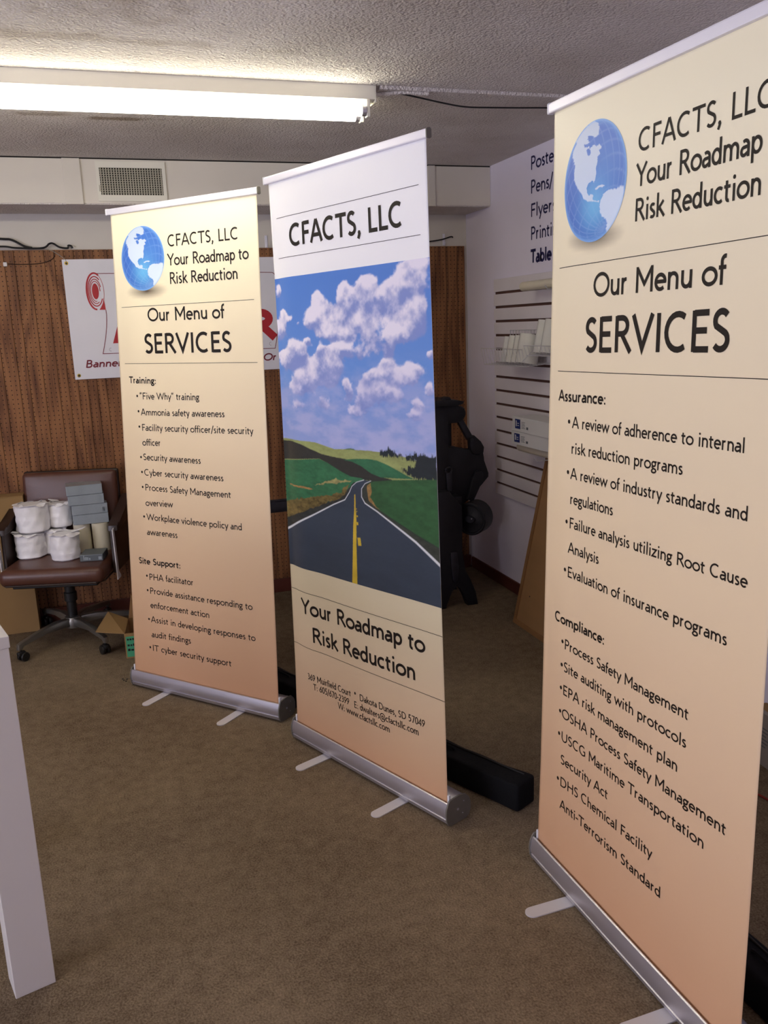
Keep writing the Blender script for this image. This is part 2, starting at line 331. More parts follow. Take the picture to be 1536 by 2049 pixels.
def text2d(txt, x0, y0, width, cap, t=.088, slant=0, V=None, Fc=None):
    """letters as flat ribbons between x0 and x0+width, cap height cap"""
    V = [] if V is None else V; Fc = [] if Fc is None else Fc
    adv = sum(G[c][0] for c in txt) - .14; sy = cap/.68; sx = width/adv if width else sy; x = -.07
    hw = t/2*sy
    for c in txt:
        for kind, d in glyph_paths(G[c][1]):
            if kind == 'd':
                cx, cy, r = d; cx = x0+(x+cx)*sx; cy = y0+cy*sy; r *= sy*(t/.088)**.5; b = len(V)
                for k in range(10): V.append(Vector((cx+r*math.cos(2*pi*k/10)*min(1, sx/sy*1.05), cy+r*math.sin(2*pi*k/10))))
                Fc.append(tuple(range(b, b+10)))
            else:
                pts = [(x0+(x+p[0]+slant*p[1])*sx, y0+p[1]*sy) for p in d]; ribbon(pts, hw, kind == 'o', V, Fc)
        x += G[c][0]
    return V, Fc
def rule2d(u0, u1, v, th, V, Fc, n=30):
    b = len(V)
    for k in range(n+1):
        u = u0+(u1-u0)*k/n; V.append(Vector((u, v+th/2))); V.append(Vector((u, v-th/2)))
    for k in range(n): Fc.append((b+2*k, b+2*k+1, b+2*k+3, b+2*k+2))
def disc2d(u, v, r, V, Fc, n=14, ry=None):
    b = len(V); ry = ry or r
    for k in range(n): V.append(Vector((u+r*math.cos(2*pi*k/n), v+ry*math.sin(2*pi*k/n))))
    Fc.append(tuple(range(b, b+n)))

# ================================================================== setting
T_ = .12
struct(obj('floor', B((XL-T_, YF-T_, -.1), (XR+T_, YB+T_, 0)), 'carpet'))
struct(obj('ceiling', B((XL-T_, YF-T_, HC), (XR+T_, YB+T_, HC+.1)), 'ceil'))
wb = struct(obj('wall_back', B((XL-T_, YB, 0), (XR+T_, YB+T_, HC)), 'upper'))
struct(obj('wall_right', B((XR, YF-T_, 0), (XR+T_, YB, HC)), 'wall'))
def holed(name, axis, pos, lo, hi, wins, z0, z1, m_):
    bm = bmesh.new(); e = lo
    def bb(a, b, za, zb):
        if axis == 'x': box(bm, (pos-T_, a, za), (pos, b, zb))
        else: box(bm, (a, pos-T_, za), (b, pos, zb))
    bb(lo, hi, 0, z0); bb(lo, hi, z1, HC)
    for a, b in wins: bb(e, a, z0, z1); e = b
    bb(e, hi, z0, z1); return struct(obj(name, bm, m_))
LW = [(-1.6, .15), (.25, 2.0)]
holed('wall_left', 'x', XL, YF-T_, YB, LW, .55, 2.1, 'wall')
struct(obj('wall_front', B((XL, YF-T_, 0), (XR, YF, HC)), 'wall'))
k = 1
for a, b in LW:
    struct(obj('window_%d' % k, B((XL-.09, a, .55), (XL-.05, a+.05, 2.1)), 'fixture')); o = bpy.data.objects['window_%d' % k]
    bm = bmesh.new(); box(bm, (XL-.09, b-.05, .55), (XL-.05, b, 2.1)); box(bm, (XL-.09, a+.05, .55), (XL-.05, b-.05, .6)); box(bm, (XL-.09, a+.05, 2.05), (XL-.05, b-.05, 2.1)); obj('window_frame', bm, 'fixture', o)
    k += 1
# baseboards
struct(obj('baseboard_right', B((XR-.014, YF, 0), (XR, YB-.04, .075), bev=.003), 'base'))
struct(obj('baseboard_back', B((XL, YB-.036, 0), (XR-.016, YB-.02, .085), bev=.003), 'base'))
# wood-grain pegboard facing on the back wall: strips between grooves
x = XR-.022; n = 0; rnd = random.Random(3)
meshes = {}
while x > -1.6 and n < 290:
    wd = .0254*rnd.choice((2, 2, 3)); 
    if wd not in meshes:
        bm = B((-wd+.0016, -.02, .085), (0, 0, ZP)); bmesh.ops.bevel(bm, geom=[e for e in bm.edges if abs(e.verts[0].co.z-e.verts[1].co.z) > 1 and e.verts[0].co.y < -.01], offset=.0015, segments=1, affect='EDGES')
        o = obj('panel_strip', bm, 'peg', wb); meshes[wd] = o.data
    else:
        o = bpy.data.objects.new('panel_strip', meshes[wd]); C.objects.link(o); o.parent = wb
    o.location = (x, YB, 0); x -= wd; n += 1
obj('panel_backing', B((x, YB-.012, .085), (XR-.024, YB-.001, ZP-.002)), 'dark', wb)
# soffit with panels, strips, grille
so = struct(obj('trim_1', B((XL, YB-DS, ZS), (XR-.002, YB-.002, HC-.004)), 'soffit'))
obj('soffit_underside', B((XL, YB-DS+.004, ZS-.006), (XR-.003, YB-.002, ZS)), 'ceil', so)
obj('ceiling_crack', B((XL, YB-DS-.001, HC-.0065), (XR-.003, YB-DS+.001, HC-.0005)), 'dark', so)
for x0, x1 in ((-.094, -.009), (1.872, 1.914), (-1.6, -1.515)):
    obj('joint_strip', B((x0, YB-DS-.010, ZS-.006), (x1, YB-DS, HC-.005), bev=.002), 'soffit', so)
vg = empty('vent_grille', (.236, YB-DS-.001, 2.405), 0, 'rectangular white and grey air return grille set in the soffit', 'vent')
hw_, hh = .172, .096
bm = bmesh.new(); 
for lo, hi in (((-hw_, -.008, -hh), (-.155, 0, hh)), ((.155, -.008, -hh), (hw_, 0, hh)), ((-.155, -.008, .066), (.155, 0, hh)), ((-.155, -.008, -hh), (.155, 0, -.066))): box(bm, lo, hi)
obj('vent_frame', bm, 'fixture', vg); obj('vent_backing', B((-.155, -.003, -.066), (.155, -.0005, .066)), 'dark', vg)
bm = B((-.0032, -.0075, -.066), (.0032, -.0035, .066)); o0 = obj('vent_slat', bm, 'vent', vg); o0.location = (-.148, 0, 0)
for i in range(1, 24):
    o = o0.copy(); C.objects.link(o); o.parent = vg; o.location = (-.148+i*.0129, 0, 0)
bm = B((-.155, -.0055, -.0015), (.155, -.0045, .0015)); o0 = obj('cross_bar', bm, 'vent', vg); o0.location = (0, 0, -.055)
for i in range(1, 11):
    o = o0.copy(); C.objects.link(o); o.parent = vg; o.location = (0, 0, -.055+i*.011)
obj('vent_lever', B((-.1625, -.014, -.05), (-.1595, -.008, -.02)), 'vent', vg)

# fluorescent strip light on the ceiling
fx0, fx1 = -1.38, 1.078
fl_ = empty('strip_light', (0, 3.345, HC), 0, 'long white two-tube fluorescent strip light fixed to the ceiling', 'ceiling light')
obj('housing', PR([(-.06, -.001), (.06, -.001), (.06, -.03), (.035, -.056), (-.035, -.056), (-.06, -.05)], 'x', fx0, fx1, bev=.002), 'fixture', fl_)
obj('end_plate', B((fx1, -.062, -.06), (fx1+.003, .062, -.001)), 'fixture', fl_)
for s in (-1, 1):
    ty = s*.043
    t = obj('fluorescent_tube', LT([(.019, fx0+.05), (.019, fx1-.052)], 20, Matrix.Translation((0, ty, -.088))@Matrix.Rotation(pi/2, 4, 'Y')), emis('tube_glow', (1, .955, .80), TUBE_EMIT), fl_, True)
    for xx, d in ((fx1-.052, 1), (fx0+.05, -1)):
        obj('tube_cap', LT([(.0192, min(xx, xx+d*.018)), (.0192, max(xx, xx+d*.018))], 16, Matrix.Translation((0, ty, -.088))@Matrix.Rotation(pi/2, 4, 'Y')), 'alu', fl_, True)
        x2 = xx+d*.018; obj('lamp_holder', B((min(x2, x2+d*.014), ty-.016, -.112), (max(x2, x2+d*.014), ty+.016, -.05), bev=.003), 'fixture', fl_)
fl2 = copy_tree(fl_, (-2.5, .35, HC), 0, 'unseen second two-tube strip light added left of the camera to brighten the upper walls')  # extra lamp out of view, added to light the upper walls over the banners
# ceiling raceway from the lamp to the right wall and its loose wire
rc = obj('cable_raceway', PR([(-.018, -.0005), (.018, -.0005), (.013, -.012), (-.013, -.012)], 'x', 1.1, XR-.005), 'ceil'); rc.location = (0, 3.30, HC)
tag(rc, 'flat textured cable cover running over the ceiling from the strip light', 'cable cover')
tag(obj('loose_wire', TB(smooth_path([(1.11, 3.335, 2.505), (1.16, 3.345, 2.507), (1.204, 3.331, 2.503), (1.416, 3.417, 2.498), (1.52, 3.44, 2.494), (1.644, 3.453, 2.499), (1.769, 3.45, 2.502), (1.903, 3.438, 2.504), (2.2, 3.43, 2.508)]), .0032, 6), 'black', smooth=True),
    'thin black wire sagging below the ceiling at the end of the strip light', 'wire')
lead = tag(obj('lamp_lead', TB(smooth_path([(fx1+.004, 3.33, 2.497), (1.14, 3.325, 2.500), (1.2, 3.312, 2.505), (1.3, 3.30, 2.5)]), .008, 8), 'ceil', smooth=True), 'thick pale painted lead leaving the right end of the strip light', 'cable')

# cables on top of the wood facing
zt = ZP+.004
tag(obj('black_cable', TB(smooth_path([(-1.5, 5.145, 2.22), (-.8, 5.145, 2.2), (-.47, 5.14, 2.165), (-.40, 5.14, 2.158), (-.34, 5.14, 2.125), (-.30, 5.14, 2.115)]), .006, 8), 'black', smooth=True), 'black cable drooping along the upper wall at the far left', 'cable')
tag(obj('cable_loop', TB(smooth_path([(-.7, 5.12, 2.112), (-.46, 5.12, 2.122), (-.38, 5.12, 2.114), (-.25, 5.12, 2.112), (-.21, 5.125, 2.135), (-.19, 5.142, 2.137), (-.16, 5.142, 2.118), (-.12, 5.142, 2.113), (-.115, 5.142, 2.126), (-.10, 5.142, 2.124), (-.095, 5.142, 2.112)]), .005, 8), 'black', smooth=True), 'black cable with small humps lying on top of the wood facing', 'cable')
tag(obj('brown_cord', TB(smooth_path([(-.19, 5.134, 2.1), (-.2, 5.134, 2.06), (-.26, 5.134, 2.035), (-.36, 5.134, 2.03), (-.43, 5.134, 2.034)]), .002, 6), 'leather_d', smooth=True), 'thin brown cord hanging in an arc left of the wall banner', 'cord')
tag(obj('wall_clip', B((-.455, 5.126, 2.02), (-.435, 5.138, 2.042), bev=.003), 'white'), 'tiny white clip holding the thin brown cord on the wood facing', 'clip')
tag(obj('corner_cable', TB(smooth_path([(1.2, 5.14, 2.118), (1.75, 5.14, 2.118), (1.95, 5.14, 2.128), (2.08, 5.14, 2.142), (2.15, 5.138, 2.16), (2.165, 5.138, 2.155)]), .004, 8), 'black', smooth=True), 'black cable rising to a bracket in the right corner above the wood facing', 'cable')
hk = empty('wall_bracket', (.985, YB-.001, 2.135), 0, 'small pale metal bracket above the wood facing between the first two banners', 'bracket')
obj('plate', B((-.008, -.004, -.03), (.008, 0, .04), bev=.001), 'alu_w', hk); obj('hook', TB([(0, -.004, -.02), (0, -.02, -.024), (0, -.022, -.01)], .003, 6), 'alu_w', hk)
hk2 = copy_tree(hk, (2.11, YB-.001, 2.14), 0, 'small pale metal bracket in the right corner above the wood facing')

# wall lettering on the right wall
def right_wall_text(words, zb, cap, t, adv_w):
    V, Fc = text2d(words, 0, 0, adv_w, cap, t)
    o = raw('wall_lettering', [(XR-.0015, 4.288-p.x, zb+p.y) for p in V], Fc, 'navy')
    return o
for wd, zb, t, aw, ww in (('Poste', 2.409, .098, .235, 'Poste'), ('Pens/', 2.290, .098, .225, 'Pens/'), ('Flyers', 2.171, .098, .262, 'Flyers'), ('Printin', 2.053, .098, .275, 'Printi'), ('Table', 1.934, .15, .215, 'Table')):
    o = right_wall_text(wd, zb, .068, t, aw); tag(o, 'dark blue wall lettering reading %s on the white right wall' % ww if wd != 'Table' else 'bold dark blue wall lettering reading Table, lowest line on the white right wall', 'lettering')

# slatwall on the right wall
SL0, SP, SB, ST = 1.794, .0811, .588, 1.873
sw = empty('slatwall', (XR-.001, 4.722, SB), 0, 'white grooved slatwall panel with brown slots mounted on the right wall', 'slatwall')
Lw = 2.6
obj('backing', B((-.008, -Lw, .002), (0, -.002, ST-SB-.002)), 'groove', sw)
edges = [SB] + [SL0-SP*i for i in range(14, -1, -1)] + [ST]
for i in range(len(edges)-1):
    a = edges[i] + (.0072 if i else 0); b = edges[i+1]-(.0072 if i < len(edges)-2 else 0)
    o = obj('slat', B((-.019, -Lw, a-SB), (-.0075, 0, b-SB), bev=.001, seg=1), 'slat', sw)

# ================================================================== roll-up banners
# fabric frame: u across (0 .. 0.85 m), v up from the cassette; origin x, y, z, heading, roll, lean sideways, lean back, height
BAN = [
(-0.0023,3.9690,0.0888,-0.8454,0.0029,-0.0029,0.0568,2.0605),
(0.6008,3.1427,0.0843,-1.1647,0.0134,-0.0134,0.0135,2.0641),
(1.1177,2.0747,0.0920,-1.5421,-0.0047,0.0047,0.0125,2.0493),
]
LINES = [(0,'CFACTS, LLC',0.349,1.899,0.743,1.898,'h'),
 (0,'Your Roadmap to',0.345,1.823,0.792,1.819,'h'),
 (0,'Risk Reduction',0.351,1.748,0.729,1.747,'h'),
 (0,'Our Menu of',0.209,1.6,0.644,1.597,'m'),
 (0,'SERVICES',0.181,1.465,0.675,1.462,'s'),
 (0,'Training:',0.067,1.338,0.232,1.334,'b'),
 (0,'“Five Why” training',0.131,1.267,0.484,1.265,'t'),
 (0,'Ammonia safety awareness',0.134,1.197,0.622,1.196,'t'),
 (0,'Facility security officer/site security',0.134,1.129,0.774,1.129,'t'),
 (0,'officer',0.133,1.063,0.24,1.064,'t'),
 (0,'Security awareness',0.133,0.998,0.476,0.996,'t'),
 (0,'Cyber security awareness',0.134,0.929,0.6,0.927,'t'),
 (0,'Process Safety Management',0.134,0.861,0.637,0.858,'t'),
 (0,'overview',0.132,0.791,0.296,0.794,'t'),
 (0,'Workplace violence policy and',0.134,0.726,0.69,0.724,'t'),
 (0,'awareness',0.131,0.657,0.315,0.658,'t'),
 (0,'Site Support:',0.066,0.519,0.324,0.521,'b'),
 (0,'PHA facilitator',0.129,0.447,0.398,0.452,'t'),
 (0,'Provide assistance responding to',0.129,0.382,0.728,0.383,'t'),
 (0,'enforcement action',0.128,0.314,0.484,0.315,'t'),
 (0,'Assist in developing responses to',0.127,0.245,0.737,0.247,'t'),
 (0,'audit findings',0.125,0.173,0.364,0.178,'t'),
 (0,'IT cyber security support',0.125,0.107,0.597,0.111,'t'),
 (1,'CFACTS, LLC',0.128,1.836,0.73,1.834,'H'),
 (1,'Your Roadmap to',0.08,0.479,0.761,0.488,'r'),
 (1,'Risk Reduction',0.143,0.373,0.711,0.38,'r'),
 (1,'369 Muirfield Court  *  Dakota Dunes, SD 57049',0.096,0.211,0.752,0.223,'a'),
 (1,'T: 605/670-2399   E: dwalters@cfactsllc.com',0.13,0.175,0.72,0.184,'a'),
 (1,'W: www.cfactsllc.com',0.279,0.143,0.572,0.145,'a'),
 (2,'CFACTS, LLC',0.376,1.887,0.778,1.894,'h'),
 (2,'Your Roadmap to',0.374,1.816,0.827,1.822,'h'),
 (2,'Risk Reduction',0.373,1.744,0.757,1.748,'h'),
 (2,'Our Menu of',0.217,1.588,0.671,1.595,'m'),
 (2,'SERVICES',0.187,1.456,0.692,1.467,'s'),
 (2,'Assurance:',0.059,1.328,0.28,1.334,'b'),
 (2,'A review of adherence to internal',0.136,1.263,0.756,1.276,'t'),
 (2,'risk reduction programs',0.135,1.196,0.575,1.206,'t'),
 (2,'A review of industry standards and',0.134,1.129,0.775,1.145,'t'),
 (2,'regulations',0.135,1.062,0.326,1.068,'t'),
 (2,'Failure analysis utilizing Root Cause',0.134,0.996,0.785,1.012,'t'),
 (2,'Analysis',0.131,0.928,0.271,0.931,'t'),
 (2,'Evaluation of insurance programs',0.131,0.86,0.738,0.876,'t'),
 (2,'Compliance:',0.069,0.718,0.309,0.728,'b'),
 (2,'Process Safety Management',0.126,0.651,0.635,0.666,'t'),
 (2,'Site auditing with protocols',0.125,0.584,0.633,0.598,'t'),
 (2,'EPA risk management plan',0.124,0.515,0.609,0.528,'t'),
 (2,'OSHA Process Safety Management',0.123,0.444,0.768,0.462,'t'),
 (2,'USCG Maritime Transportation',0.122,0.373,0.706,0.392,'t'),
 (2,'Security Act',0.122,0.302,0.347,0.313,'t'),
 (2,'DHS Chemical Facility',0.122,0.232,0.535,0.26,'t'),
 (2,'Anti-Terrorism Standard',0.123,0.161,0.573,0.178,'t')]
BU = [(0, 0.114, 1.282), (0, 0.117, 1.215), (0, 0.117, 1.147), (0, 0.117, 1.011), (0, 0.118, 0.944), (0, 0.117, 0.876), (0, 0.116, 0.741), (0, 0.113, 0.465), (0, 0.113, 0.397), (0, 0.112, 0.259), (0, 0.109, 0.122), (2, 0.118, 1.278), (2, 0.119, 1.145), (2, 0.118, 1.011), (2, 0.116, 0.877), (2, 0.113, 0.669), (2, 0.112, 0.6), (2, 0.111, 0.531), (2, 0.11, 0.46), (2, 0.108, 0.39), (2, 0.108, 0.249)]
RULES = [(0, 0.038, 1.666, 0.814, 1.663), (0, 0.039, 1.423, 0.817, 1.418), (1, 0.041, 1.939, 0.812, 1.941), (1, 0.04, 1.802, 0.813, 1.801), (1, 0.002, 0.566, 0.851, 0.566), (1, 0.0, 0.341, 0.852, 0.345), (2, 0.042, 1.666, 0.812, 1.676), (2, 0.047, 1.405, 0.808, 1.42)]
PICP = {'khaki': [(-0.0, 1.154), (0.055, 1.154), (0.131, 1.152), (0.212, 1.151), (0.255, 1.145), (0.303, 1.138), (0.331, 1.134), (0.392, 1.138), (0.451, 1.139), (0.521, 1.141), (0.576, 1.14), (0.641, 1.136), (0.699, 1.133), (0.754, 1.126), (0.848, 1.118), (0.846, 1.071), (0.45, 1.034), (-0.009, 1.064)] ,
'hump': [(0.388, 1.137), (0.405, 1.141), (0.425, 1.143), (0.441, 1.142), (0.451, 1.138)] ,
'dark': [(-0.001, 1.145), (0.07, 1.147), (0.13, 1.139), (0.181, 1.125), (0.252, 1.111), (0.322, 1.106), (0.389, 1.104), (0.454, 1.095), (0.534, 1.066), (0.577, 1.058), (0.636, 1.053), (0.612, 1.045), (0.476, 1.039), (0.418, 1.043), (0.359, 1.059), (0.285, 1.082), (0.236, 1.093), (-0.008, 1.073)] ,
'leftgreen': [(-0.008, 1.07), (0.236, 1.092), (0.285, 1.082), (0.359, 1.059), (0.418, 1.045), (0.476, 1.045), (0.495, 1.04), (0.423, 1.015), (0.381, 0.986), (0.352, 0.958), (0.161, 0.893), (-0.036, 0.785)] ,
'midgreen': [(0.376, 1.1), (0.455, 1.109), (0.519, 1.113), (0.562, 1.111), (0.615, 1.1), (0.667, 1.085), (0.707, 1.073), (0.745, 1.065), (0.666, 1.06), (0.625, 1.058), (0.577, 1.056), (0.528, 1.065), (0.479, 1.085), (0.428, 1.097)] ,
'tree1': [(0.578, 1.131), (0.579, 1.15), (0.6, 1.149), (0.628, 1.155), (0.645, 1.146), (0.659, 1.138), (0.69, 1.134), (0.69, 1.127), (0.641, 1.128)] ,
'tree2': [(0.704, 1.125), (0.706, 1.141), (0.738, 1.14), (0.751, 1.149), (0.763, 1.139), (0.788, 1.145), (0.82, 1.142), (0.849, 1.146), (0.848, 1.071), (0.756, 1.063), (0.724, 1.075), (0.696, 1.084), (0.678, 1.087), (0.694, 1.095), (0.711, 1.092), (0.714, 1.109), (0.731, 1.102), (0.748, 1.104), (0.756, 1.122)] ,
'rightgreen': [(0.513, 1.028), (0.539, 1.038), (0.636, 1.052), (0.756, 1.064), (0.848, 1.073), (0.849, 0.857), (0.742, 0.886), (0.629, 0.922), (0.552, 0.948), (0.516, 0.972), (0.508, 0.999)] ,
'shoulderR': [(0.471, 1.012), (0.507, 1.031), (0.51, 0.975), (0.552, 0.948), (0.628, 0.918), (0.742, 0.882), (0.859, 0.851), (0.857, 0.797), (0.684, 0.874), (0.568, 0.922), (0.483, 0.96), (0.471, 0.983)] ,
'shoulderL': [(-0.036, 0.785), (-0.031, 0.837), (0.162, 0.899), (0.295, 0.943), (0.366, 0.968), (0.409, 1.006), (0.436, 1.025), (0.449, 1.026), (0.414, 0.99), (0.385, 0.953), (0.159, 0.861)] ,
'brown': [(0.001, 0.91), (0.128, 0.938), (0.254, 0.96), (0.353, 0.983), (0.389, 1.008), (0.409, 1.014), (0.373, 0.973), (0.295, 0.943), (0.162, 0.897), (-0.006, 0.845)] ,
'tan': [(0.023, 0.982), (0.093, 0.981), (0.169, 0.982), (0.19, 0.975), (0.116, 0.974), (0.039, 0.978)] ,
'tan2': [(0.192, 0.993), (0.266, 1.013), (0.33, 1.031), (0.357, 1.025), (0.424, 1.034), (0.41, 1.026), (0.342, 1.014), (0.272, 1.005)] ,
'tan3': [(0.503, 1.019), (0.523, 1.033), (0.528, 1.009), (0.52, 0.985), (0.546, 0.955), (0.57, 0.944), (0.546, 0.951), (0.509, 0.971)] ,
'road': [(-0.035, 0.79), (0.003, 0.805), (0.159, 0.87), (0.308, 0.932), (0.379, 0.959), (0.415, 1.002), (0.443, 1.025), (0.489, 1.04), (0.526, 1.039), (0.494, 1.026), (0.475, 1.004), (0.475, 0.98), (0.49, 0.961), (0.569, 0.926), (0.685, 0.878), (0.862, 0.798), (0.855, 0.644), (-0.047, 0.66)] ,
'yellow': [(0.434, 0.983), (0.439, 0.984), (0.438, 0.934), (0.439, 0.893), (0.434, 0.809), (0.429, 0.66), (0.4, 0.66), (0.41, 0.763), (0.42, 0.87), (0.429, 0.925)] ,
'd1': [(0.441, 0.832), (0.457, 0.833), (0.461, 0.805), (0.443, 0.803)] ,
'd2': [(0.439, 0.886), (0.448, 0.887), (0.449, 0.877), (0.44, 0.876)] ,
'd3': [(0.441, 0.911), (0.448, 0.911), (0.449, 0.906), (0.442, 0.905)] ,
'd4': [(0.441, 0.927), (0.445, 0.927), (0.445, 0.923), (0.441, 0.922)] ,
'd5': [(0.44, 0.935), (0.444, 0.935), (0.444, 0.932), (0.44, 0.932)] ,
}
lineL = [(-0.035, 0.788, 14), (0.003, 0.805, 13), (0.081, 0.838, 11), (0.159, 0.87, 9), (0.308, 0.933, 6), (0.379, 0.959, 5), (0.407, 0.989, 4), (0.422, 1.011, 3), (0.449, 1.028, 3), (0.489, 1.039, 3)]
lineR = [(0.526, 1.039, 3), (0.494, 1.027, 3), (0.475, 1.008, 4), (0.473, 0.979, 5), (0.49, 0.959, 6), (0.551, 0.938, 7), (0.628, 0.906, 9), (0.74, 0.859, 12), (0.859, 0.796, 15)]
CL = [(0.274, 1.646, 0.036, 0.024, 1), (0.239, 1.583, 0.043, 0.029, 1), (0.299, 1.604, 0.049, 0.036, 1), (0.337, 1.554, 0.075, 0.036, 1), (0.424, 1.668, 0.026, 0.027, 1), (0.416, 1.618, 0.04, 0.047, 1), (0.451, 1.635, 0.039, 0.031, 1), (0.543, 1.678, 0.04, 0.022, 1), (0.534, 1.638, 0.056, 0.041, 1), (0.55, 1.584, 0.049, 0.042, 0.8), (0.484, 1.557, 0.076, 0.035, 0.45), (0.376, 1.525, 0.054, 0.016, 1), (0.663, 1.659, 0.032, 0.018, 1), (0.637, 1.617, 0.035, 0.026, 1), (0.608, 1.626, 0.018, 0.013, 1), (0.703, 1.645, 0.045, 0.032, 0.9), (0.757, 1.705, 0.047, 0.031, 1), (0.788, 1.668, 0.043, 0.038, 0.9), (0.744, 1.671, 0.044, 0.035, 1), (0.807, 1.722, 0.032, 0.021, 0.9), (0.683, 1.603, 0.057, 0.055, 0.7), (0.773, 1.591, 0.044, 0.028, 1), (0.737, 1.547, 0.056, 0.04, 1), (0.789, 1.573, 0.027, 0.039, 1), (0.707, 1.515, 0.04, 0.026, 0.9), (0.647, 1.491, 0.021, 0.041, 0.8), (0.569, 1.508, 0.091, 0.034, 0.5), (0.023, 1.686, 0.018, 0.018, 1), (0.051, 1.608, 0.025, 0.021, 1), (0.039, 1.566, 0.044, 0.039, 0.7), (0.011, 1.532, 0.036, 0.022, 0.6), (0.097, 1.595, 0.016, 0.008, 0.7), (0.149, 1.576, 0.009, 0.006, 0.5), (0.203, 1.508, 0.016, 0.012, 1), (0.111, 1.491, 0.035, 0.023, 1), (0.115, 1.452, 0.061, 0.032, 1), (0.163, 1.473, 0.026, 0.025, 1), (0.021, 1.466, 0.04, 0.015, 0.7), (0.05, 1.431, 0.063, 0.026, 0.7), (0.273, 1.471, 0.02, 0.018, 1), (0.344, 1.478, 0.031, 0.016, 1), (0.3, 1.45, 0.063, 0.025, 1), (0.398, 1.469, 0.04, 0.024, 1), (0.503, 1.463, 0.082, 0.027, 0.4), (0.269, 1.417, 0.078, 0.025, 0.9), (0.346, 1.409, 0.062, 0.02, 0.9), (0.169, 1.379, 0.067, 0.026, 0.9), (0.143, 1.345, 0.061, 0.026, 0.8), (0.236, 1.376, 0.065, 0.025, 0.8), (0.336, 1.372, 0.042, 0.025, 0.8), (0.417, 1.357, 0.019, 0.024, 0.8), (0.428, 1.329, 0.02, 0.02, 0.8), (0.631, 1.427, 0.03, 0.013, 1), (0.611, 1.401, 0.06, 0.023, 0.8), (0.542, 1.381, 0.05, 0.023, 0.9), (0.558, 1.339, 0.068, 0.031, 0.7), (0.512, 1.31, 0.057, 0.032, 0.7), (0.658, 1.382, 0.047, 0.026, 0.8), (0.655, 1.329, 0.036, 0.019, 0.8), (0.752, 1.408, 0.045, 0.02, 1), (0.745, 1.379, 0.034, 0.018, 0.9), (0.837, 1.451, 0.016, 0.014, 1), (0.835, 1.354, 0.022, 0.022, 0.8), (0.774, 1.302, 0.028, 0.017, 0.8), (0.756, 1.264, 0.045, 0.015, 0.6), (0.273, 1.296, 0.043, 0.025, 0.6), (0.13, 1.284, 0.046, 0.018, 0.6), (0.45, 1.269, 0.04, 0.02, 0.5)]

def disp(i, u, v):   # slight curl of the printed film near its left edge and a faint bow
    k = (.0045, .0065, .004)[i]; s = min(1, max(0, v/.25))*min(1, max(0, (2.06-v)/.35))
    return s*(-k*math.exp(-((u-.115)/.06)**2) + k*.8*math.exp(-((u-.015)/.035)**2)) + (.002*math.sin(u*9+v*1.3)*s)
def fpt(i, u, v, off=0):
    x, y, z, a, uz, vx, vb, Hh = BAN[i]
    return ((u-.425)*(1-.0263*v) + v*vx, v*vb + disp(i, u, v) - off, z + v + (u-.425)*uz + (.425*uz if False else 0))
CREAM, MID, PEACH, WHITE, BCREAM = [np.array(s2l(c)) for c in ((252, 243, 212), (240, 215, 178), (216, 168, 130), (251, 250, 253), (226, 212, 178))]
def fabric_color(i, u, v):
    v = np.asarray(v); u = np.asarray(u); t = np.clip(v/2.06, 0, 1)[..., None]
    if i == 1:
        lo = PEACH*1.0; c = np.where(t < .36, lo+(BCREAM-lo)*np.clip(t/.3, 0, 1)**.8, WHITE)
    else:
        c = np.where(t < .45, PEACH+(MID-PEACH)*(t/.45), MID+(CREAM-MID)*np.clip((t-.45)/.5, 0, 1))
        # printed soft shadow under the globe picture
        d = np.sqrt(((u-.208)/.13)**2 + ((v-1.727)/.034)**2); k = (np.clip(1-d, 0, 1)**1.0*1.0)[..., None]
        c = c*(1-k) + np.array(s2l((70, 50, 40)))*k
    return c
def color_grid(name, i, us, vs2, col, off, parent, rough=.42):
    nu, nv = len(us), len(vs2)
    co = np.array([fpt(i, u, v, off) for v in vs2 for u in us], dtype=np.float32)
    idx = (np.arange(nv-1)[:, None]*nu + np.arange(nu-1)[None, :]).ravel()
    f = np.stack([idx, idx+1, idx+nu+1, idx+nu], 1)
    me = bpy.data.meshes.new(name); me.vertices.add(nu*nv); me.vertices.foreach_set('co', co.ravel())
    me.loops.add(f.size); me.loops.foreach_set('vertex_index', f.ravel().astype(np.int32)); me.polygons.add(len(f))
    me.polygons.foreach_set('loop_start', (np.arange(len(f))*4).astype(np.int32)); me.update(calc_edges=True)
    me.polygons.foreach_set('use_smooth', [True]*len(f))
    at = me.color_attributes.new('Col', 'FLOAT_COLOR', 'POINT'); c4 = np.ones((nu*nv, 4), dtype=np.float32); c4[:, :3] = col.reshape(-1, 3); at.data.foreach_set('color', c4.ravel())
    me.materials.append(FAB[rough]); o = bpy.data.objects.new(name, me); C.objects.link(o); o.parent = parent
    return o
FAB = {.42: attr_mat('banner_print', .42, .45)}

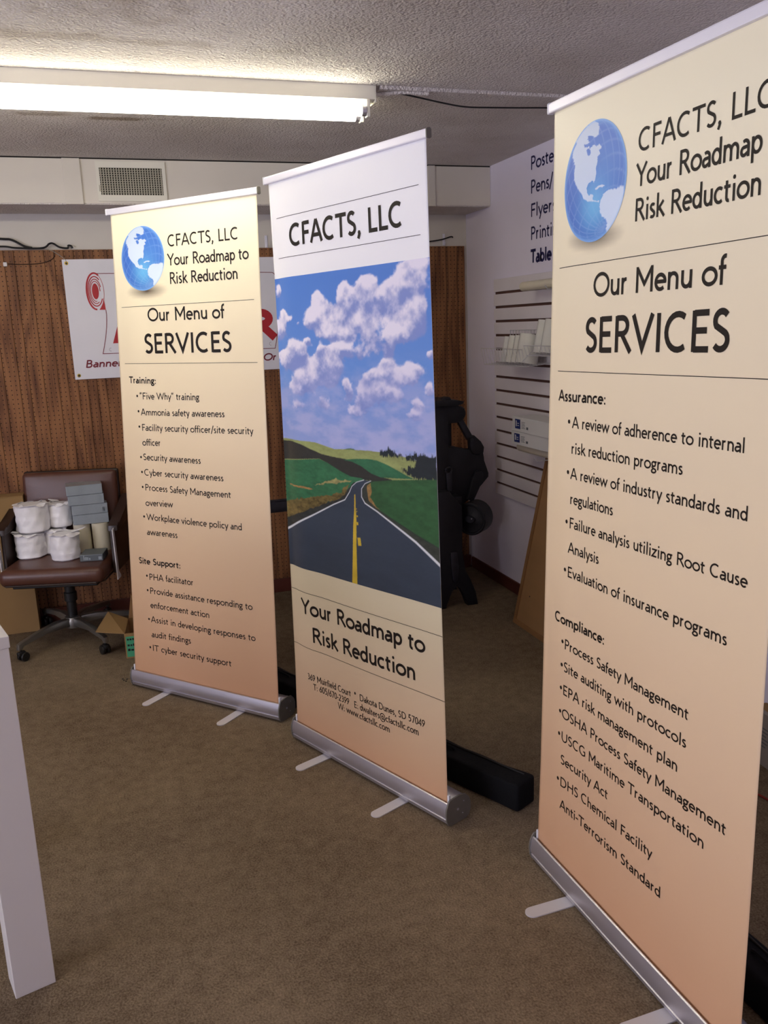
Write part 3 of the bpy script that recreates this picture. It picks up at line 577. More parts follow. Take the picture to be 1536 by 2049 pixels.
# --- value noise for the printed sky
def vnoise(x, y, seed):
    xi = np.floor(x).astype(int); yi = np.floor(y).astype(int); xf = x-xi; yf = y-yi
    def h(a, b): 
        n = (a*374761393 + b*668265263 + seed*974634777) & 0x7fffffff; n = ((n ^ (n >> 13))*1274126177) & 0x7fffffff
        return ((n ^ (n >> 16)) & 0xffff)/65535.
    u = xf*xf*(3-2*xf); v = yf*yf*(3-2*yf)
    return (h(xi, yi)*(1-u)+h(xi+1, yi)*u)*(1-v)+(h(xi, yi+1)*(1-u)+h(xi+1, yi+1)*u)*v
def fbm(x, y, o=5, seed=1):
    s = 0; a = .5
    for k in range(o): s = s+a*(vnoise(x, y, seed+k)-.5); x = x*2.03+7; y = y*2.03+3; a *= .55
    return s
def inpoly(px_, py_, poly):
    ins = np.zeros(px_.shape, bool); n = len(poly); j = n-1
    for i in range(n):
        xi, yi = poly[i][:2]; xj, yj = poly[j][:2]
        if yi != yj:
            c = ((yi > py_) != (yj > py_)) & (px_ < (xj-xi)*(py_-yi)/(yj-yi)+xi); ins ^= c
        j = i
    return ins
def dens(poly, amp, seed):   # roughen an outline a little
    return poly
def landscape(us, vs2):
    U_, V_ = np.meshgrid(us, vs2); X = U_; Y = V_
    L = lambda c: np.array(s2l(c))
    # sky
    t = np.clip((Y-1.14)/.6, 0, 1)[..., None]
    sky = L((150, 166, 218))*(1-np.clip(t*2.2, 0, 1)) + L((108, 152, 222))*np.clip(t*2.2, 0, 1)
    top = np.clip((t-.45)/.55, 0, 1); sky = sky*(1-top) + L((84, 132, 214))*top
    img = sky
    n1 = fbm(X*22, Y*30, 6, 3); n2 = fbm(X*55, Y*60, 5, 11)
    wx = X + .030*fbm(X*16, Y*18, 4, 21) + .012*n2; wy = Y + .026*fbm(X*16, Y*18, 4, 31) + .010*n2
    fld = np.zeros_like(X); lit = np.zeros_like(X); wsum = np.zeros_like(X)+1e-6
    for cx, cy, rx, ry, s in CL:
        d = ((wx-cx)/(rx*1.12))**2 + ((wy-cy)/(ry*1.16))**2
        fld = fld + s*np.exp(-d*1.15)
        g = np.exp(-d*1.2)*s; lit += g*((wy-cy)/ry*.55 - (wx-cx)/rx*.12); wsum += g
    n3 = fbm(X*11+3, Y*13, 4, 91); lit = np.clip(.60 + 1.5*lit/wsum + 1.0*n1 + .6*n2 + 1.3*n3, 0, 1); lit = lit*lit*(3-2*lit)
    haze = np.clip((1.47-Y)/.22, 0, 1)*np.clip(.5+2.8*fbm(X*12, Y*30, 6, 5), 0, .9)
    fld = fld + .55*n1 + .3*n2; a = np.clip((fld-.24)/.26, 0, 1); a = (a*a*(3-2*a))[..., None]; li = lit[..., None]
    low = np.clip((1.45-Y)/.3, 0, 1)[..., None]
    cw = L((244, 238, 252))*(1-low)+L((214, 208, 240))*low; cd = L((136, 152, 212))
    img = img*(1-a*.97) + (cw*li+cd*(1-li))*a*.97
    img = img*(1-haze[..., None]*.75) + L((186, 188, 228))*haze[..., None]*.75
    # land
    nl = fbm(X*30, Y*70, 5, 41)[..., None]; ns = fbm(X*90, Y*200, 3, 51)[..., None]; nb = fbm(X*7, Y*30, 4, 61)[..., None]
    def fill(name, c, amp=.5, grain=.3, wob=0, sub=None):
        nonlocal img
        xx, yy = X, Y
        if wob: xx = X+wob*fbm(X*60, Y*60, 3, 71); yy = Y+wob*fbm(X*60, Y*60, 3, 81)
        if name[:4] == 'tree': ph = X*95+.6*np.sin(X*310); yy = Y-.013*(1-2*np.abs(ph-np.floor(ph)-.5))*(.3+vnoise(X*95, X*0, 5))+.004-.008*(vnoise(X*30, X*0, 6)-.5)
        mk = inpoly(xx, yy, PICP[name])[..., None]
        cc = L(c)*np.clip(1+amp*nl+grain*ns+.3*nb, .3, 2); img = np.where(mk, cc, img)
    img = np.where((Y < 1.10)[..., None], L((46, 60, 48)), img)
    fill('khaki', (150, 158, 98), .5, .2); fill('hump', (92, 118, 84)); fill('dark', (50, 50, 46), .3); fill('midgreen', (52, 108, 74), .5)
    fill('leftgreen', (52, 108, 72), .7, .4); fill('brown', (110, 94, 52), 1.6, 1.2, .02); fill('tan2', (150, 142, 92), .8, .8, .012); fill('tan', (164, 122, 72), .6, .5, .008)
    fill('tree1', (32, 44, 50), .3, .2, .006); fill('tree2', (34, 42, 46), .3, .3, .006); fill('rightgreen', (50, 92, 54), .5, .3)
    fill('shoulderL', (48, 52, 50), .9, .8, .012); fill('shoulderR', (56, 60, 52), .9, .8, .012); fill('tan3', (150, 118, 70), .8, .8, .008)
    fill('road', (56, 66, 80), .12, .1)
    dk = np.exp(-((X-.22-.35*(1.0-Y)*(-.3))/.05)**2)*np.clip((.93-Y)/.1, 0, 1)
    def stroke(pts, c):
        nonlocal img
        for (x0, y0, w0), (x1, y1, w1) in zip(pts, pts[1:]):
            dx, dy = x1-x0, y1-y0; L2 = dx*dx+dy*dy; t = np.clip(((X-x0)*dx+(Y-y0)*dy)/L2, 0, 1)
            d = np.hypot(X-x0-t*dx, Y-y0-t*dy); ww = (w0+(w1-w0)*t)*.00033
            k = np.clip((ww-d)/.0012+.5, 0, 1)[..., None]; img = img*(1-k)+L(c)*k
    stroke(lineL, (222, 224, 226)); stroke(lineR, (222, 224, 226))
    for q in ('yellow', 'd1', 'd2', 'd3', 'd4', 'd5'): fill(q, (206, 176, 54), .05, .05)
    return img
def picture_colors(us, vs2):
    # two by two supersampling
    du = (us[1]-us[0])/4; dv = (vs2[1]-vs2[0])/4; acc = 0
    for a in (-1, 1):
        for b in (-1, 1): acc = acc+landscape(us+a*du, vs2+b*dv)
    return acc/4

NA = [(240, 540), (252, 510), (268, 488), (262, 478), (285, 455), (318, 430), (352, 414), (380, 412), (402, 428), (408, 455), (402, 486), (384, 492), (366, 478), (344, 470), (338, 488), (350, 505), (330, 512), (312, 500), (318, 518), (338, 528), (350, 522), (348, 545), (362, 532), (380, 524), (394, 538), (412, 528), (426, 548), (410, 560), (418, 578), (402, 590), (404, 612), (396, 640), (398, 668), (392, 700), (384, 704), (376, 696), (352, 706), (342, 726), (346, 752), (358, 768), (372, 760), (386, 772), (380, 788), (396, 800), (412, 806), (424, 800), (420, 812), (398, 806), (376, 798), (350, 794), (326, 776), (308, 742), (286, 718), (272, 694), (260, 668), (258, 636), (262, 604), (252, 570)]
BAY = [(330, 540), (344, 532), (358, 545), (362, 560), (350, 572), (338, 562)]
SA = [(432, 800), (446, 778), (470, 766), (492, 762), (520, 770), (545, 762), (566, 764), (566, 800), (558, 850), (540, 895), (516, 935), (492, 958), (474, 968), (470, 950), (476, 925), (468, 902), (446, 888), (432, 866), (426, 834)]
CU = [(392, 742), (412, 730), (436, 728), (452, 738), (440, 744), (420, 738), (402, 748)]
def gnorm(p): return [((x-385)/194, -(y-705)/297) for x, y in p]
NA, BAY, SA, CU = map(gnorm, (NA, BAY, SA, CU))
def globe_color(x, y):
    L = lambda c: np.array(s2l(c)); r = np.hypot(x, y)
    z = np.sqrt(np.clip(1-r*r, 0, 1))
    oc = L((62, 112, 206))[None]*np.ones((len(x), 1)); g = np.exp(-((x-.05)**2+(y+.38)**2)/.16)[:, None]
    g2 = np.exp(-((x-.35)**2+(y-.0)**2)/.5)[:, None]*.45; oc = oc*(1-g)+L((112, 196, 244))*g; oc = oc*(1-g2)+L((96, 158, 232))*g2
    rim = (np.clip((r-.86)/.14, 0, 1)**1.5)[:, None]*.65; oc = oc*(1-rim)+L((120, 178, 240))*rim
    # graticule tilted to the north-east
    tl = math.radians(-24); X = x*math.cos(tl)-y*math.sin(tl); Y = x*math.sin(tl)+y*math.cos(tl); tp = math.radians(28)
    Yp = Y*math.cos(tp)-z*math.sin(tp)*-1*-1; Zp = z*math.cos(tp)+Y*math.sin(tp)
    lat = np.degrees(np.arcsin(np.clip(Yp, -1, 1))); lon = np.degrees(np.arctan2(X, Zp))
    la = np.abs(((lat+7.5) % 15)-7.5)/1.3; lo = np.abs(((lon+7.5) % 15)-7.5)/1.3*np.cos(np.radians(lat))
    ln = (np.clip(1-np.minimum(la, lo), 0, 1)*.3*np.clip(z*2, .1, 1)*np.clip((x*x+y*y)*1.4, .15, 1))[:, None]; oc = oc*(1-ln)+L((190, 220, 255))*ln
    wx = x+.02*fbm(x*14, y*14, 3, 5); wy = y+.02*fbm(x*14, y*14, 3, 9)
    land = (inpoly(wx, wy, NA) | inpoly(wx, wy, SA) | inpoly(wx, wy, CU)) & ~inpoly(wx, wy, BAY)
    lc = L((214, 230, 252))*np.clip(1-.12*(y+.2), .8, 1.05)[:, None]
    oc = np.where(land[:, None], lc, oc)
    edge = (np.clip((r-.95)/.05, 0, 1))[:, None]*.6; oc = oc*(1-edge)+L((150, 196, 246))*edge
    return oc
def globe_print(i, parent, cu, cv, R):
    nr, na = 72, 160; rr = [0]+[((k+1)/nr)**.9 for k in range(nr)]; P2 = [(0, 0)]
    for r in rr[1:]:
        for a in range(na): P2.append((r*math.cos(2*pi*a/na), r*math.sin(2*pi*a/na)))
    fs = [(0, 1+a, 1+(a+1) % na) for a in range(na)]
    for k in range(nr-1):
        b = 1+k*na; c = b+na
        for a in range(na): fs.append((b+a, c+a, c+(a+1) % na, b+(a+1) % na))
    me = bpy.data.meshes.new('globe_print'); me.from_pydata([fpt(i, cu+x*R, cv+y*R, .0007) for x, y in P2], [], fs); me.update()
    xy = np.array(P2); c4 = np.ones((len(P2), 4), dtype=np.float32); c4[:, :3] = globe_color(xy[:, 0], xy[:, 1])
    at = me.color_attributes.new('Col', 'FLOAT_COLOR', 'POINT'); at.data.foreach_set('color', c4.ravel()); me.materials.append(FAB[.42])
    o = bpy.data.objects.new('globe_print', me); C.objects.link(o); o.parent = parent; return o

STY = dict(h=(.048, .092), m=(.0557, .1), s=(.0833, .106), b=(.0288, .125), t=(.0298, .09), H=(.074, .118), r=(.061, .112), a=(.0262, .086))
def lettering(i, items, parent, discs=(), rules=()):
    """each printed line is an object of its own on the film"""
    def put(name, V, Fc): return raw(name, [fpt(i, p.x, p.y, .0009) for p in V], Fc, 'ink', parent)
    for txt, u0, v0, u1, v1, st in items:
        cap, t = STY[st]; V, Fc = text2d(txt, u0, 0, u1-u0, cap, t)
        for p in V: p.y += v0+(v1-v0)*(p.x-u0)/(u1-u0)
        put('text_line', V, Fc)
    for q in discs:
        V, Fc = [], []; disc2d(q[0], q[1], .0054, V, Fc); put('bullet', V, Fc)
    for u0, v0, u1, v1 in rules:
        V, Fc = [], []; rule2d(u0, u1, 0, .0017, V, Fc)
        for p in V: p.y += v0+(v1-v0)*(p.x-u0)/(u1-u0)
        put('printed_rule', V, Fc)

def banner(i, label):
    x, y, z, a, uz, vx, vb, Hh = BAN[i]; d = Vector((math.cos(a), math.sin(a), 0))
    o = empty('rollup_banner', Vector((x, y, 0))+d*.425, a, label, 'banner', 'freestanding roll-up banners')
    x0, x1 = -.425-.016, .425+.018
    # cassette
    prof = [(-.010, .084), (-.0135, .082), (-.019, .066), (-.0215, .048), (-.0205, .034), (-.0165, .030), (-.0165, .028), (-.0195, .026), (-.016, .012), (-.008, .006), (.0, .004), (.070, .004), (.082, .012), (.090, .030), (.090, .052), (.082, .072), (.066, .088), (.040, .094), (.012, .090), (.008, .086), (.008, .060), (-.006, .060), (-.007, .083)]
    obj('cassette', PR(prof, 'x', x0+.006, x1-.006), 'alu', o, True)
    cp = [(-.013, .086), (-.022, .068), (-.0245, .048), (-.0225, .024), (-.015, .007), (.0, .001), (.070, .001), (.085, .010), (.093, .030), (.093, .054), (.085, .075), (.068, .092), (.040, .098), (.012, .096), (-.008, .094)]
    for s, xa, xb in ((-1, x0, x0+.006), (1, x1-.006, x1)):
        e = obj('end_cap', PR(cp, 'x', xa, xb, bev=.0012), 'cap', o)
        q = x0-.0007 if s < 0 else x1+.0007
        bm = bmesh.new()
        for yy, zz, r in ((.030, .050, .0045), (.052, .028, .002), (.058, .07, .002)): lathe(bm, [(r, -.001), (r, .001)], 12, Matrix.Translation((q, yy, zz))@Matrix.Rotation(pi/2, 4, 'Y'))
        obj('screw', bm, 'alu', e)
    for uu in (-.425-.006, .425+.002):
        obj('film_tab', B((uu, -.003, .062), (uu+.008, .005, .108), bev=.001), 'plastic', o)
    # swing-out feet
    for fx in (.200, .640):
        cxf = fx-.425; outl = [(cxf-.021, .06), (cxf+.021, .06)] + [(cxf+.021*math.cos(t), -.132+.021*math.sin(t)) for t in [-pi*k/10 for k in range(11)]]
        obj('foot', PR(outl, 'z', .0005, .0042), 'foot', o)
    # printed film
    nu, nv = 86, 207; us = np.linspace(0, .85, nu); vs2 = np.linspace(-.025, Hh, nv)
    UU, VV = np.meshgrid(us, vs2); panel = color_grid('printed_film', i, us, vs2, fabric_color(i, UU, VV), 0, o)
    sm = panel.modifiers.new('thickness', 'SOLIDIFY'); sm.thickness = .0006; sm.offset = -1
    # top rail
    p0, p1 = Vector(fpt(i, 0, Hh)), Vector(fpt(i, .85, Hh)); xa, xb = p0.x-.017, p1.x+.010
    yc, zc = (p0.y+p1.y)/2, (p0.z+p1.z)/2; sl = (p1.z-p0.z)/(p1.x-p0.x)
    rp = [(-.0085, -.012), (-.0092, -.009), (-.0092, .009), (-.0085, .0105), (-.0062, .0105), (-.0062, .0125), (.004, .014), (.009, .010), (.009, -.010), (.003, -.013), (-.004, -.013)]
    rb = PR([(yc+p, zc+q+.009) for p, q in rp], 'x', xa, xb)
    for v in rb.verts: v.co.z += sl*(v.co.x-vx*Hh)
    rail = obj('top_rail', rb, 'alu_w', o)
    for q, s in ((xa, -1), (xb, 1)):
        bm = PR([(yc+p*1.12, zc+r*1.1+.0095+sl*(q-vx*Hh)) for p, r in rp], 'x', q-.0015 if s > 0 else q-.003, q+.003 if s > 0 else q+.0015, bev=.0008); obj('rail_cap', bm, 'cap' if s > 0 else 'plastic', rail)
    # support pole behind the film
    obj('support_pole', TB([(0, .055, .09), (vx*Hh*.5, .045+vb*.55, .09+Hh*.5), (vx*Hh, yc+.0165, zc+.004)], [.0085, .0075, .0065], 12), 'pole', o, True)
    T = [l[1:] for l in LINES if l[0] == i]; bl = [b[1:] for b in BU if b[0] == i]; rl = [r[1:] for r in RULES if r[0] == i]
    lettering(i, T, panel, discs=bl, rules=rl)
    if i != 1: globe_print(i, panel, .190 if i == 0 else .198, 1.863 if i == 0 else 1.853, .133 if i == 0 else .136)
    else:
        us = np.linspace(0.0, .85, 400); vs3 = np.linspace(.661, 1.734, 506)
        g = color_grid('road_picture', i, us, vs3, picture_colors(us, vs3), .0005, panel)
    return o
banner(0, 'cream roll-up banner headed Training and Site Support, smallest in view, beside the brown chair')
banner(1, 'roll-up banner with a large picture of a road under clouds, in the middle')
banner(2, 'large cream roll-up banner listing Assurance and Compliance, nearest on the right')

# ================================================================== chair by the back wall
ch = empty('swivel_armchair', (-.30, 4.775, 0), -.27, 'worn brown vinyl swivel armchair on castors loaded with rolls and boxes', 'chair')
def cushion(name, lo, hi, bev, crown, axis, m_, par):
    bm = bmesh.new(); vs_ = box(bm, lo, hi, bev, 4)
    bmesh.ops.subdivide_edges(bm, edges=[e for e in bm.edges if e.calc_length() > .1], cuts=5, use_grid_fill=True)
    c = [(lo[i]+hi[i])/2 for i in range(3)]; h = [(hi[i]-lo[i])/2 for i in range(3)]
    for v in bm.verts:
        q = [(v.co[i]-c[i])/h[i] for i in range(3)]; o = [i for i in range(3) if i != axis]
        v.co[axis] += crown*max(0, 1-q[o[0]]**2)*max(0, 1-q[o[1]]**2)*(1 if q[axis] > 0 else -1)*(1 if axis != 2 else (0 if q[2] > 0 else .3))
    return obj(name, bm, m_, par, True)
seat = cushion('seat', (-.268, -.268, .385), (.268, .215, .474), .036, .01, 2, 'leather', ch)
obj('piping', TB([(x, y, .392) for x, y in [(-.262, .18), (-.264, -.22), (-.23, -.262), (.23, -.262), (.264, -.22), (.262, .18)]], .005, 6), 'leather_d', seat, True)
obj('seat_pan', B((-.22, -.21, .36), (.22, .19, .388), bev=.006), 'blackp', ch)
bk = cushion('backrest', (-.258, -.028, -.17), (.258, .028, .17), .024, .012, 1, 'leather', ch); bk.location = (0, .212, .735); bk.rotation_euler = (-.07, 0, 0)
obj('back_shell', B((-.262, .022, -.175), (.262, .04, .175), bev=.012), 'leather_d', bk)
obj('back_upright', B((-.04, .19, .37), (.04, .205, .62), bev=.004), 'blackp', ch)
for s in (-1, 1):
    x0, x1 = sorted((s*.272, s*.318))
    ar = obj('armrest', PR([(-.10, .625), (-.095, .652), (-.06, .668), (.06, .690), (.20, .745), (.235, .765), (.245, .70), (.20, .655), (.06, .64), (-.06, .622)], 'x', x0-.004, x1+.004, bev=.008), 'leather_d', ch, True)
    sd = obj('side_panel', PR([(-.09, .628), (.05, .645), (.21, .68), (.225, .42), (.16, .395), (-.10, .395)], 'x', min(s*.276, s*.296), max(s*.276, s*.296), bev=.004), 'leather_d', ch, True)
    obj('arm_bracket', PR([(-.128, .635), (-.100, .642), (-.092, .40), (-.06, .375), (-.06, .362), (-.122, .362)], 'x', min(s*.298, s*.304), max(s*.298, s*.304), bev=.001), 'foot', ch)
obj('gas_column', LT([(.026, .10), (.026, .22), (.034, .225), (.034, .27), (.028, .275), (.028, .34), (.05, .345), (.05, .366)], 20), 'blackp', ch, True)
obj('base_hub', LT([(.03, .07), (.048, .075), (.05, .115), (.042, .132), (.028, .136)], 20), 'chrome', ch, True)
def base_leg(ang):
    e = obj('base_leg', PR([(.04, .086), (.04, .130), (.12, .136), (.26, .118), (.355, .100), (.372, .096), (.374, .066), (.352, .064), (.345, .084), (.2, .098)], 'y', -.016, .016, bev=.004), 'chrome', ch, True)
    for v in e.data.vertices: v.co.y *= 1.25-.55*v.co.x/.37
    e.rotation_euler = (0, 0, ang)
    bm = bmesh.new(); lathe(bm, [(.006, .03), (.006, .065)], 10, Matrix.Translation((.355, 0, 0))); box(bm, (.333, -.013, .032), (.378, .013, .056), bev=.008, seg=2)
    for sy in (-1, 1): lathe(bm, [(.008, -.008), (.0225, -.008), (.0245, -.005), (.0245, .005), (.0225, .008), (.008, .008)], 18, Matrix.Translation((.345, sy*.014, .0248))@Matrix.Rotation(pi/2, 4, 'X'))
    obj('castor', bm, 'blackp', e, True)
for a in (-136, -63, 6, 60, 118): base_leg(math.radians(a)+.27)

# rolls and boxes on the chair
ST_ = .4745
def wrap_roll(x, y, z, r, h, label, seed, tail=0, tilt=0, name='wrapped_roll', cat='wrapped roll', group='white wrapped rolls on the chair seat'):
    rn = random.Random(seed); ph = [rn.uniform(0, 6.28) for _ in range(6)]
    def wob(a, zz): return .03*math.sin(5*a+ph[0]+zz*30)+.02*math.sin(9*a+ph[1]-zz*55)+.012*math.sin(17*a+ph[2]+zz*80)
    prof = [(r*.9, 0), (r*.99, .006)] + [(r*(1+.02*math.sin(k*1.7+ph[3])), h*(.05+.09*k)) for k in range(10)] + [(r*1.0, h*.93), (r*.93, h*.97), (r*.6, h*1.0), (r*.2, h*.985)]
    o = obj(name, LT(prof, 40, wob=wob), 'paperw', None, True); o.location = (x, y, z); o.rotation_euler = (tilt, 0, rn.uniform(-.3, .3))
    tag(o, label, cat, group)
    # crumpled ends of the wrap on top
    bm = bmesh.new(); n = 22; R0 = []; R1 = []
    for k in range(n):
        a = 2*pi*k/n; rr = r*(1.02+.10*rn.random()); zz = h*.93+rn.uniform(-.004, .016); R0.append(bm.verts.new((r*.78*math.cos(a), r*.78*math.sin(a), h*.985+rn.uniform(-.002, .008)))); R1.append(bm.verts.new((rr*math.cos(a), rr*math.sin(a), zz)))
    for k in range(n): bm.faces.new((R0[k], R0[(k+1) % n], R1[(k+1) % n], R1[k]))
    if tail:
        a = tail; c, s = math.cos(a), math.sin(a); p = [(r*.5*c-.02*s, r*.5*s+.02*c, h+.004), (r*.5*c+.02*s, r*.5*s-.02*c, h+.002), (r*1.25*c+.012*s, r*1.25*s-.012*c, h+.012), (r*1.55*c, r*1.55*s, h+.020), (r*1.2*c-.02*s, r*1.2*s+.02*c, h+.010)]
        bm.faces.new([bm.verts.new(q) for q in p])
    cr = obj('loose_wrap', bm, 'paperw', o); sm = cr.modifiers.new('t', 'SOLIDIFY'); sm.thickness = .0015
    return o
wrap_roll(-.475, 4.860, ST_, .077, .132, 'white wrapped roll at the left front of the chair seat, under another roll', 1, tail=pi*.95)
wrap_roll(-.450, 4.872, ST_+.140, .086, .150, 'largest white wrapped roll, on top of the left roll on the chair', 2)
wrap_roll(-.292, 4.724, ST_, .074, .140, 'white wrapped roll at the front centre of the chair seat beside the grey box', 3, tail=.35)
wrap_roll(-.352, 4.905, ST_, .066, .135, 'white wrapped roll mostly hidden behind the front centre roll', 4)
wrap_roll(-.310, 4.915, ST_+.144, .064, .130, 'white wrapped roll with a twisted top, standing in the middle behind the others', 5, tail=2.4)
def cream_roll(x, y, z, r, h, label, seed):
    rn = random.Random(seed)
    o = obj('cream_roll', LT([(r, 0), (r, h), (r-.003, h+.001)] + [(r*q, h+.001-(.002 if k % 2 else 0)) for k, q in enumerate((.85, .84, .7, .69, .55, .54, .4, .39))] + [(r*.3, h-.02)], 28), 'cream', None, True)
    o.location = (x, y, z); tag(o, label, 'paper roll', 'small cream rolls on the chair'); return o
cream_roll(-.203, 4.862, ST_, .045, .155, 'small cream paper roll under the left side of the grey box stack', 1)
cream_roll(-.106, 4.838, ST_, .046, .155, 'small cream paper roll under the right side of the grey box stack', 2)
def grey_box(x, y, z, sx, sy, sz, rz, label, m_='greybox', g='grey wrapped boxes stacked on the chair'):
    bm = bmesh.new(); box(bm, (-sx/2, -sy/2, 0), (sx/2, sy/2, sz), bev=.003, seg=2)
    o = obj('grey_box', bm, m_); o.location = (x, y, z); o.rotation_euler = (0, 0, rz); tag(o, label, 'box', g)
    bm = bmesh.new(); rn = random.Random(int(z*1000))
    for k in range(5):
        xx = rn.uniform(-sx*.4, sx*.4); box(bm, (xx, -sy/2-.0012, sz*.2), (xx+rn.uniform(.004, .02), -sy/2, sz*rn.uniform(.5, .9)))
    box(bm, (-sx/2, -sy/2-.0008, sz*.93), (sx/2, -sy/2, sz*.99)); obj('film_fold', bm, 'greybox', o); return o
zz = ST_+.1575
for k, (dx, rz, nm) in enumerate(((.006, .02, 'lowest'), (.004, .05, 'second from the bottom'), (-.008, .03, 'second from the top'), (-.014, .06, 'topmost'))):
    grey_box(-.157+dx, 4.872, zz+k*.0545, .186, .13, .0535, rz, 'shiny grey film-wrapped box, %s of the stack of four on the chair' % nm)
grey_box(-.150, 4.660, ST_, .118, .135, .036, -.2, 'single dark grey flat box lying on the front right of the chair seat', 'tile_g', 'grey boxes on the chair')

# ================================================================== cartons
bb = empty('cardboard_box', (-.80, 5.055, 0), 0, 'tall plain brown cardboard box standing behind the brown chair', 'box')
obj('carton_body', B((-.30, -.058, 0), (.303, .058, .785), bev=.002), 'card', bb)
obj('carton_flap', B((-.30, -.058, .786), (.303, -.001, .789)), 'card', bb); obj('carton_flap', B((-.30, .001, .786), (.303, .058, .789)), 'card', bb)
oc = empty('open_carton', (-.040, 4.345, 0), -.10, 'small open brown cardboard carton with a green label on the floor behind the first banner', 'box')
L_, D_, Hc = .30, .25, .135; tk = .004
obj('front_panel', B((0, 0, 0), (L_, tk, Hc)), 'card', oc); obj('rear_panel', B((0, D_-tk, 0), (L_, D_, Hc)), 'card_d', oc)
obj('side_panel', B((0, tk, 0), (tk, D_-tk, Hc)), 'card', oc); obj('side_panel', B((L_-tk, tk, 0), (L_, D_-tk, Hc)), 'card', oc); obj('bottom_panel', B((tk, tk, 0), (L_-tk, D_-tk, tk)), 'card_d', oc)
def quad_flap(pts, m_):
    bm = bmesh.new(); bm.faces.new([bm.verts.new(p) for p in pts]); o = obj('carton_flap', bm, m_, oc); q = o.modifiers.new('t', 'SOLIDIFY'); q.thickness = tk; q.offset = 0; return o
quad_flap([(.0, .004, Hc), (.0, D_-.004, Hc), (-.098, D_+.01, Hc+.045), (-.145, .055, Hc+.008)], 'card')
quad_flap([(.006, D_, Hc), (L_-.006, D_, Hc), (L_-.03, D_+.09, Hc+.10), (.02, D_+.09, Hc+.10)], 'card_d')
quad_flap([(L_, .004, Hc), (L_, D_-.004, Hc), (L_+.06, D_-.03, Hc+.04), (L_+.06, .03, Hc+.04)], 'card')
lb = obj('green_label', B((.006, -.0012, .008), (.19, 0, .118)), 'green', oc)
V, Fc = [], []
bm = bmesh.new(); rn = random.Random(4)
for zr, n_ in ((.098, 5), (.066, 6), (.040, 6)):
    xx = .012
    for k in range(n_):
        wd = rn.uniform(.007, .014); box(bm, (xx, -.0018, zr), (xx+wd, -.0011, zr+rn.uniform(.009, .013))); xx += wd+.004
obj('label_print', bm, 'blackp', lb)

# ================================================================== white table at the left edge
wt = empty('white_table', (-.28, 2.076, 0), math.atan2(.027, .094), 'tall white laminate table whose near leg stands at the left edge', 'table')
TH = .953
obj('leg', B((-.098, 0, 0), (0, .09, TH-.030), bev=.0015), 'white', wt); obj('leg', B((-1.2, 0, 0), (-1.102, .09, TH-.030), bev=.0015), 'white', wt)
obj('leg', B((-1.2, .62, 0), (-1.102, .71, TH-.030), bev=.0015), 'white', wt); obj('tabletop', B((-1.203, -.003, TH-.030), (.003, .713, TH), bev=.002), 'white', wt)
obj('leg', B((-.098, .62, 0), (0, .71, TH-.030), bev=.0015), 'white', wt)

# ================================================================== wall banner
wbn = empty('wall_banner', (-.157, YB-.026, 1.40), 0, 'white vinyl banner with red roll logo hung on the wood facing behind the first banner', 'banner')
WX, WZ = 1.70, .652
bm = bmesh.new(); nx, nz = 60, 26; gv = []
def wbz(x, z): return -.003 - .004*math.sin(x*3+1) - .006*math.exp(-((x-z*.1-.06-(.65-z)*.35)/.03)**2)*max(0, (z-.45)/.2) - .003*math.sin(z*9)*math.exp(-x*2)
for j in range(nz+1):
    gv.append([bm.verts.new((WX*i/nx, wbz(WX*i/nx, WZ*j/nz), WZ*j/nz)) for i in range(nx+1)])
for j in range(nz):
    for i in range(nx): bm.faces.new((gv[j][i], gv[j][i+1], gv[j+1][i+1], gv[j+1][i]))
sheet = obj('vinyl_sheet', bm, 'vinyl', wbn, True)
def wput(name, V, Fc, m_, off=.0012):
    return raw(name, [(p.x+.157, wbz(p.x+.157, p.y-1.40)-off, p.y-1.40) for p in V], Fc, m_, sheet)
def ell(cx, cz, rx, rz, a0, a1, n=40): return [(cx+rx*math.cos(math.radians(a0+(a1-a0)*k/n)), cz+rz*math.sin(math.radians(a0+(a1-a0)*k/n))) for k in range(n+1)]
V, Fc = [], []
ribbon(ell(.001, 1.879, .046, .098, 60, 270), .0045, False, V, Fc); ribbon(ell(.001, 1.879, .045, .098, -60, 60), .0012, False, V, Fc)
ribbon(ell(.001, 1.879, .038, .080, 50, 330), .0028, False, V, Fc); ribbon(ell(.001, 1.879, .031, .066, 20, 300), .0022, False, V, Fc); ribbon(ell(.001, 1.879, .025, .054, 0, 280), .002, False, V, Fc)
b = len(V); V += [Vector(p) for p in ell(.001, 1.879, .018, .043, 0, 345, 23)]; Fc.append(tuple(range(b, len(V))))
b = len(V); V += [Vector(p) for p in ((.012, 1.779), (.046, 1.778), (.044, 1.81), (.040, 1.842), (.032, 1.805))]; Fc.append(tuple(range(b, len(V))))
wput('roll_logo', V, Fc, 'red')
V, Fc = [], []
ribbon([(.046, 1.778), (.047, 1.75), (.045, 1.721), (.040, 1.68), (.030, 1.627), (.018, 1.58), (.006, 1.537), (.993, 1.524), (1.004, 1.57), (1.013, 1.616), (1.018, 1.70), (1.019, 1.947), (1.014, 1.958), (1.003, 1.964), (.931, 1.966), (.016, 1.975)], .0018, False, V, Fc)
wput('logo_outline', V, Fc, 'maroon')
V, Fc = [], []
for q in (((.066, 1.592), (.100, 1.592), (.152, 1.748), (.120, 1.748)), ((.150, 1.748), (.120, 1.748), (.176, 1.592), (.210, 1.592)), ((.105, 1.62), (.17, 1.62), (.164, 1.645), (.112, 1.645))):
    b = len(V); V += [Vector(p) for p in q]; Fc.append(tuple(range(b, b+4)))
wput('logo_letter', V, Fc, 'red')
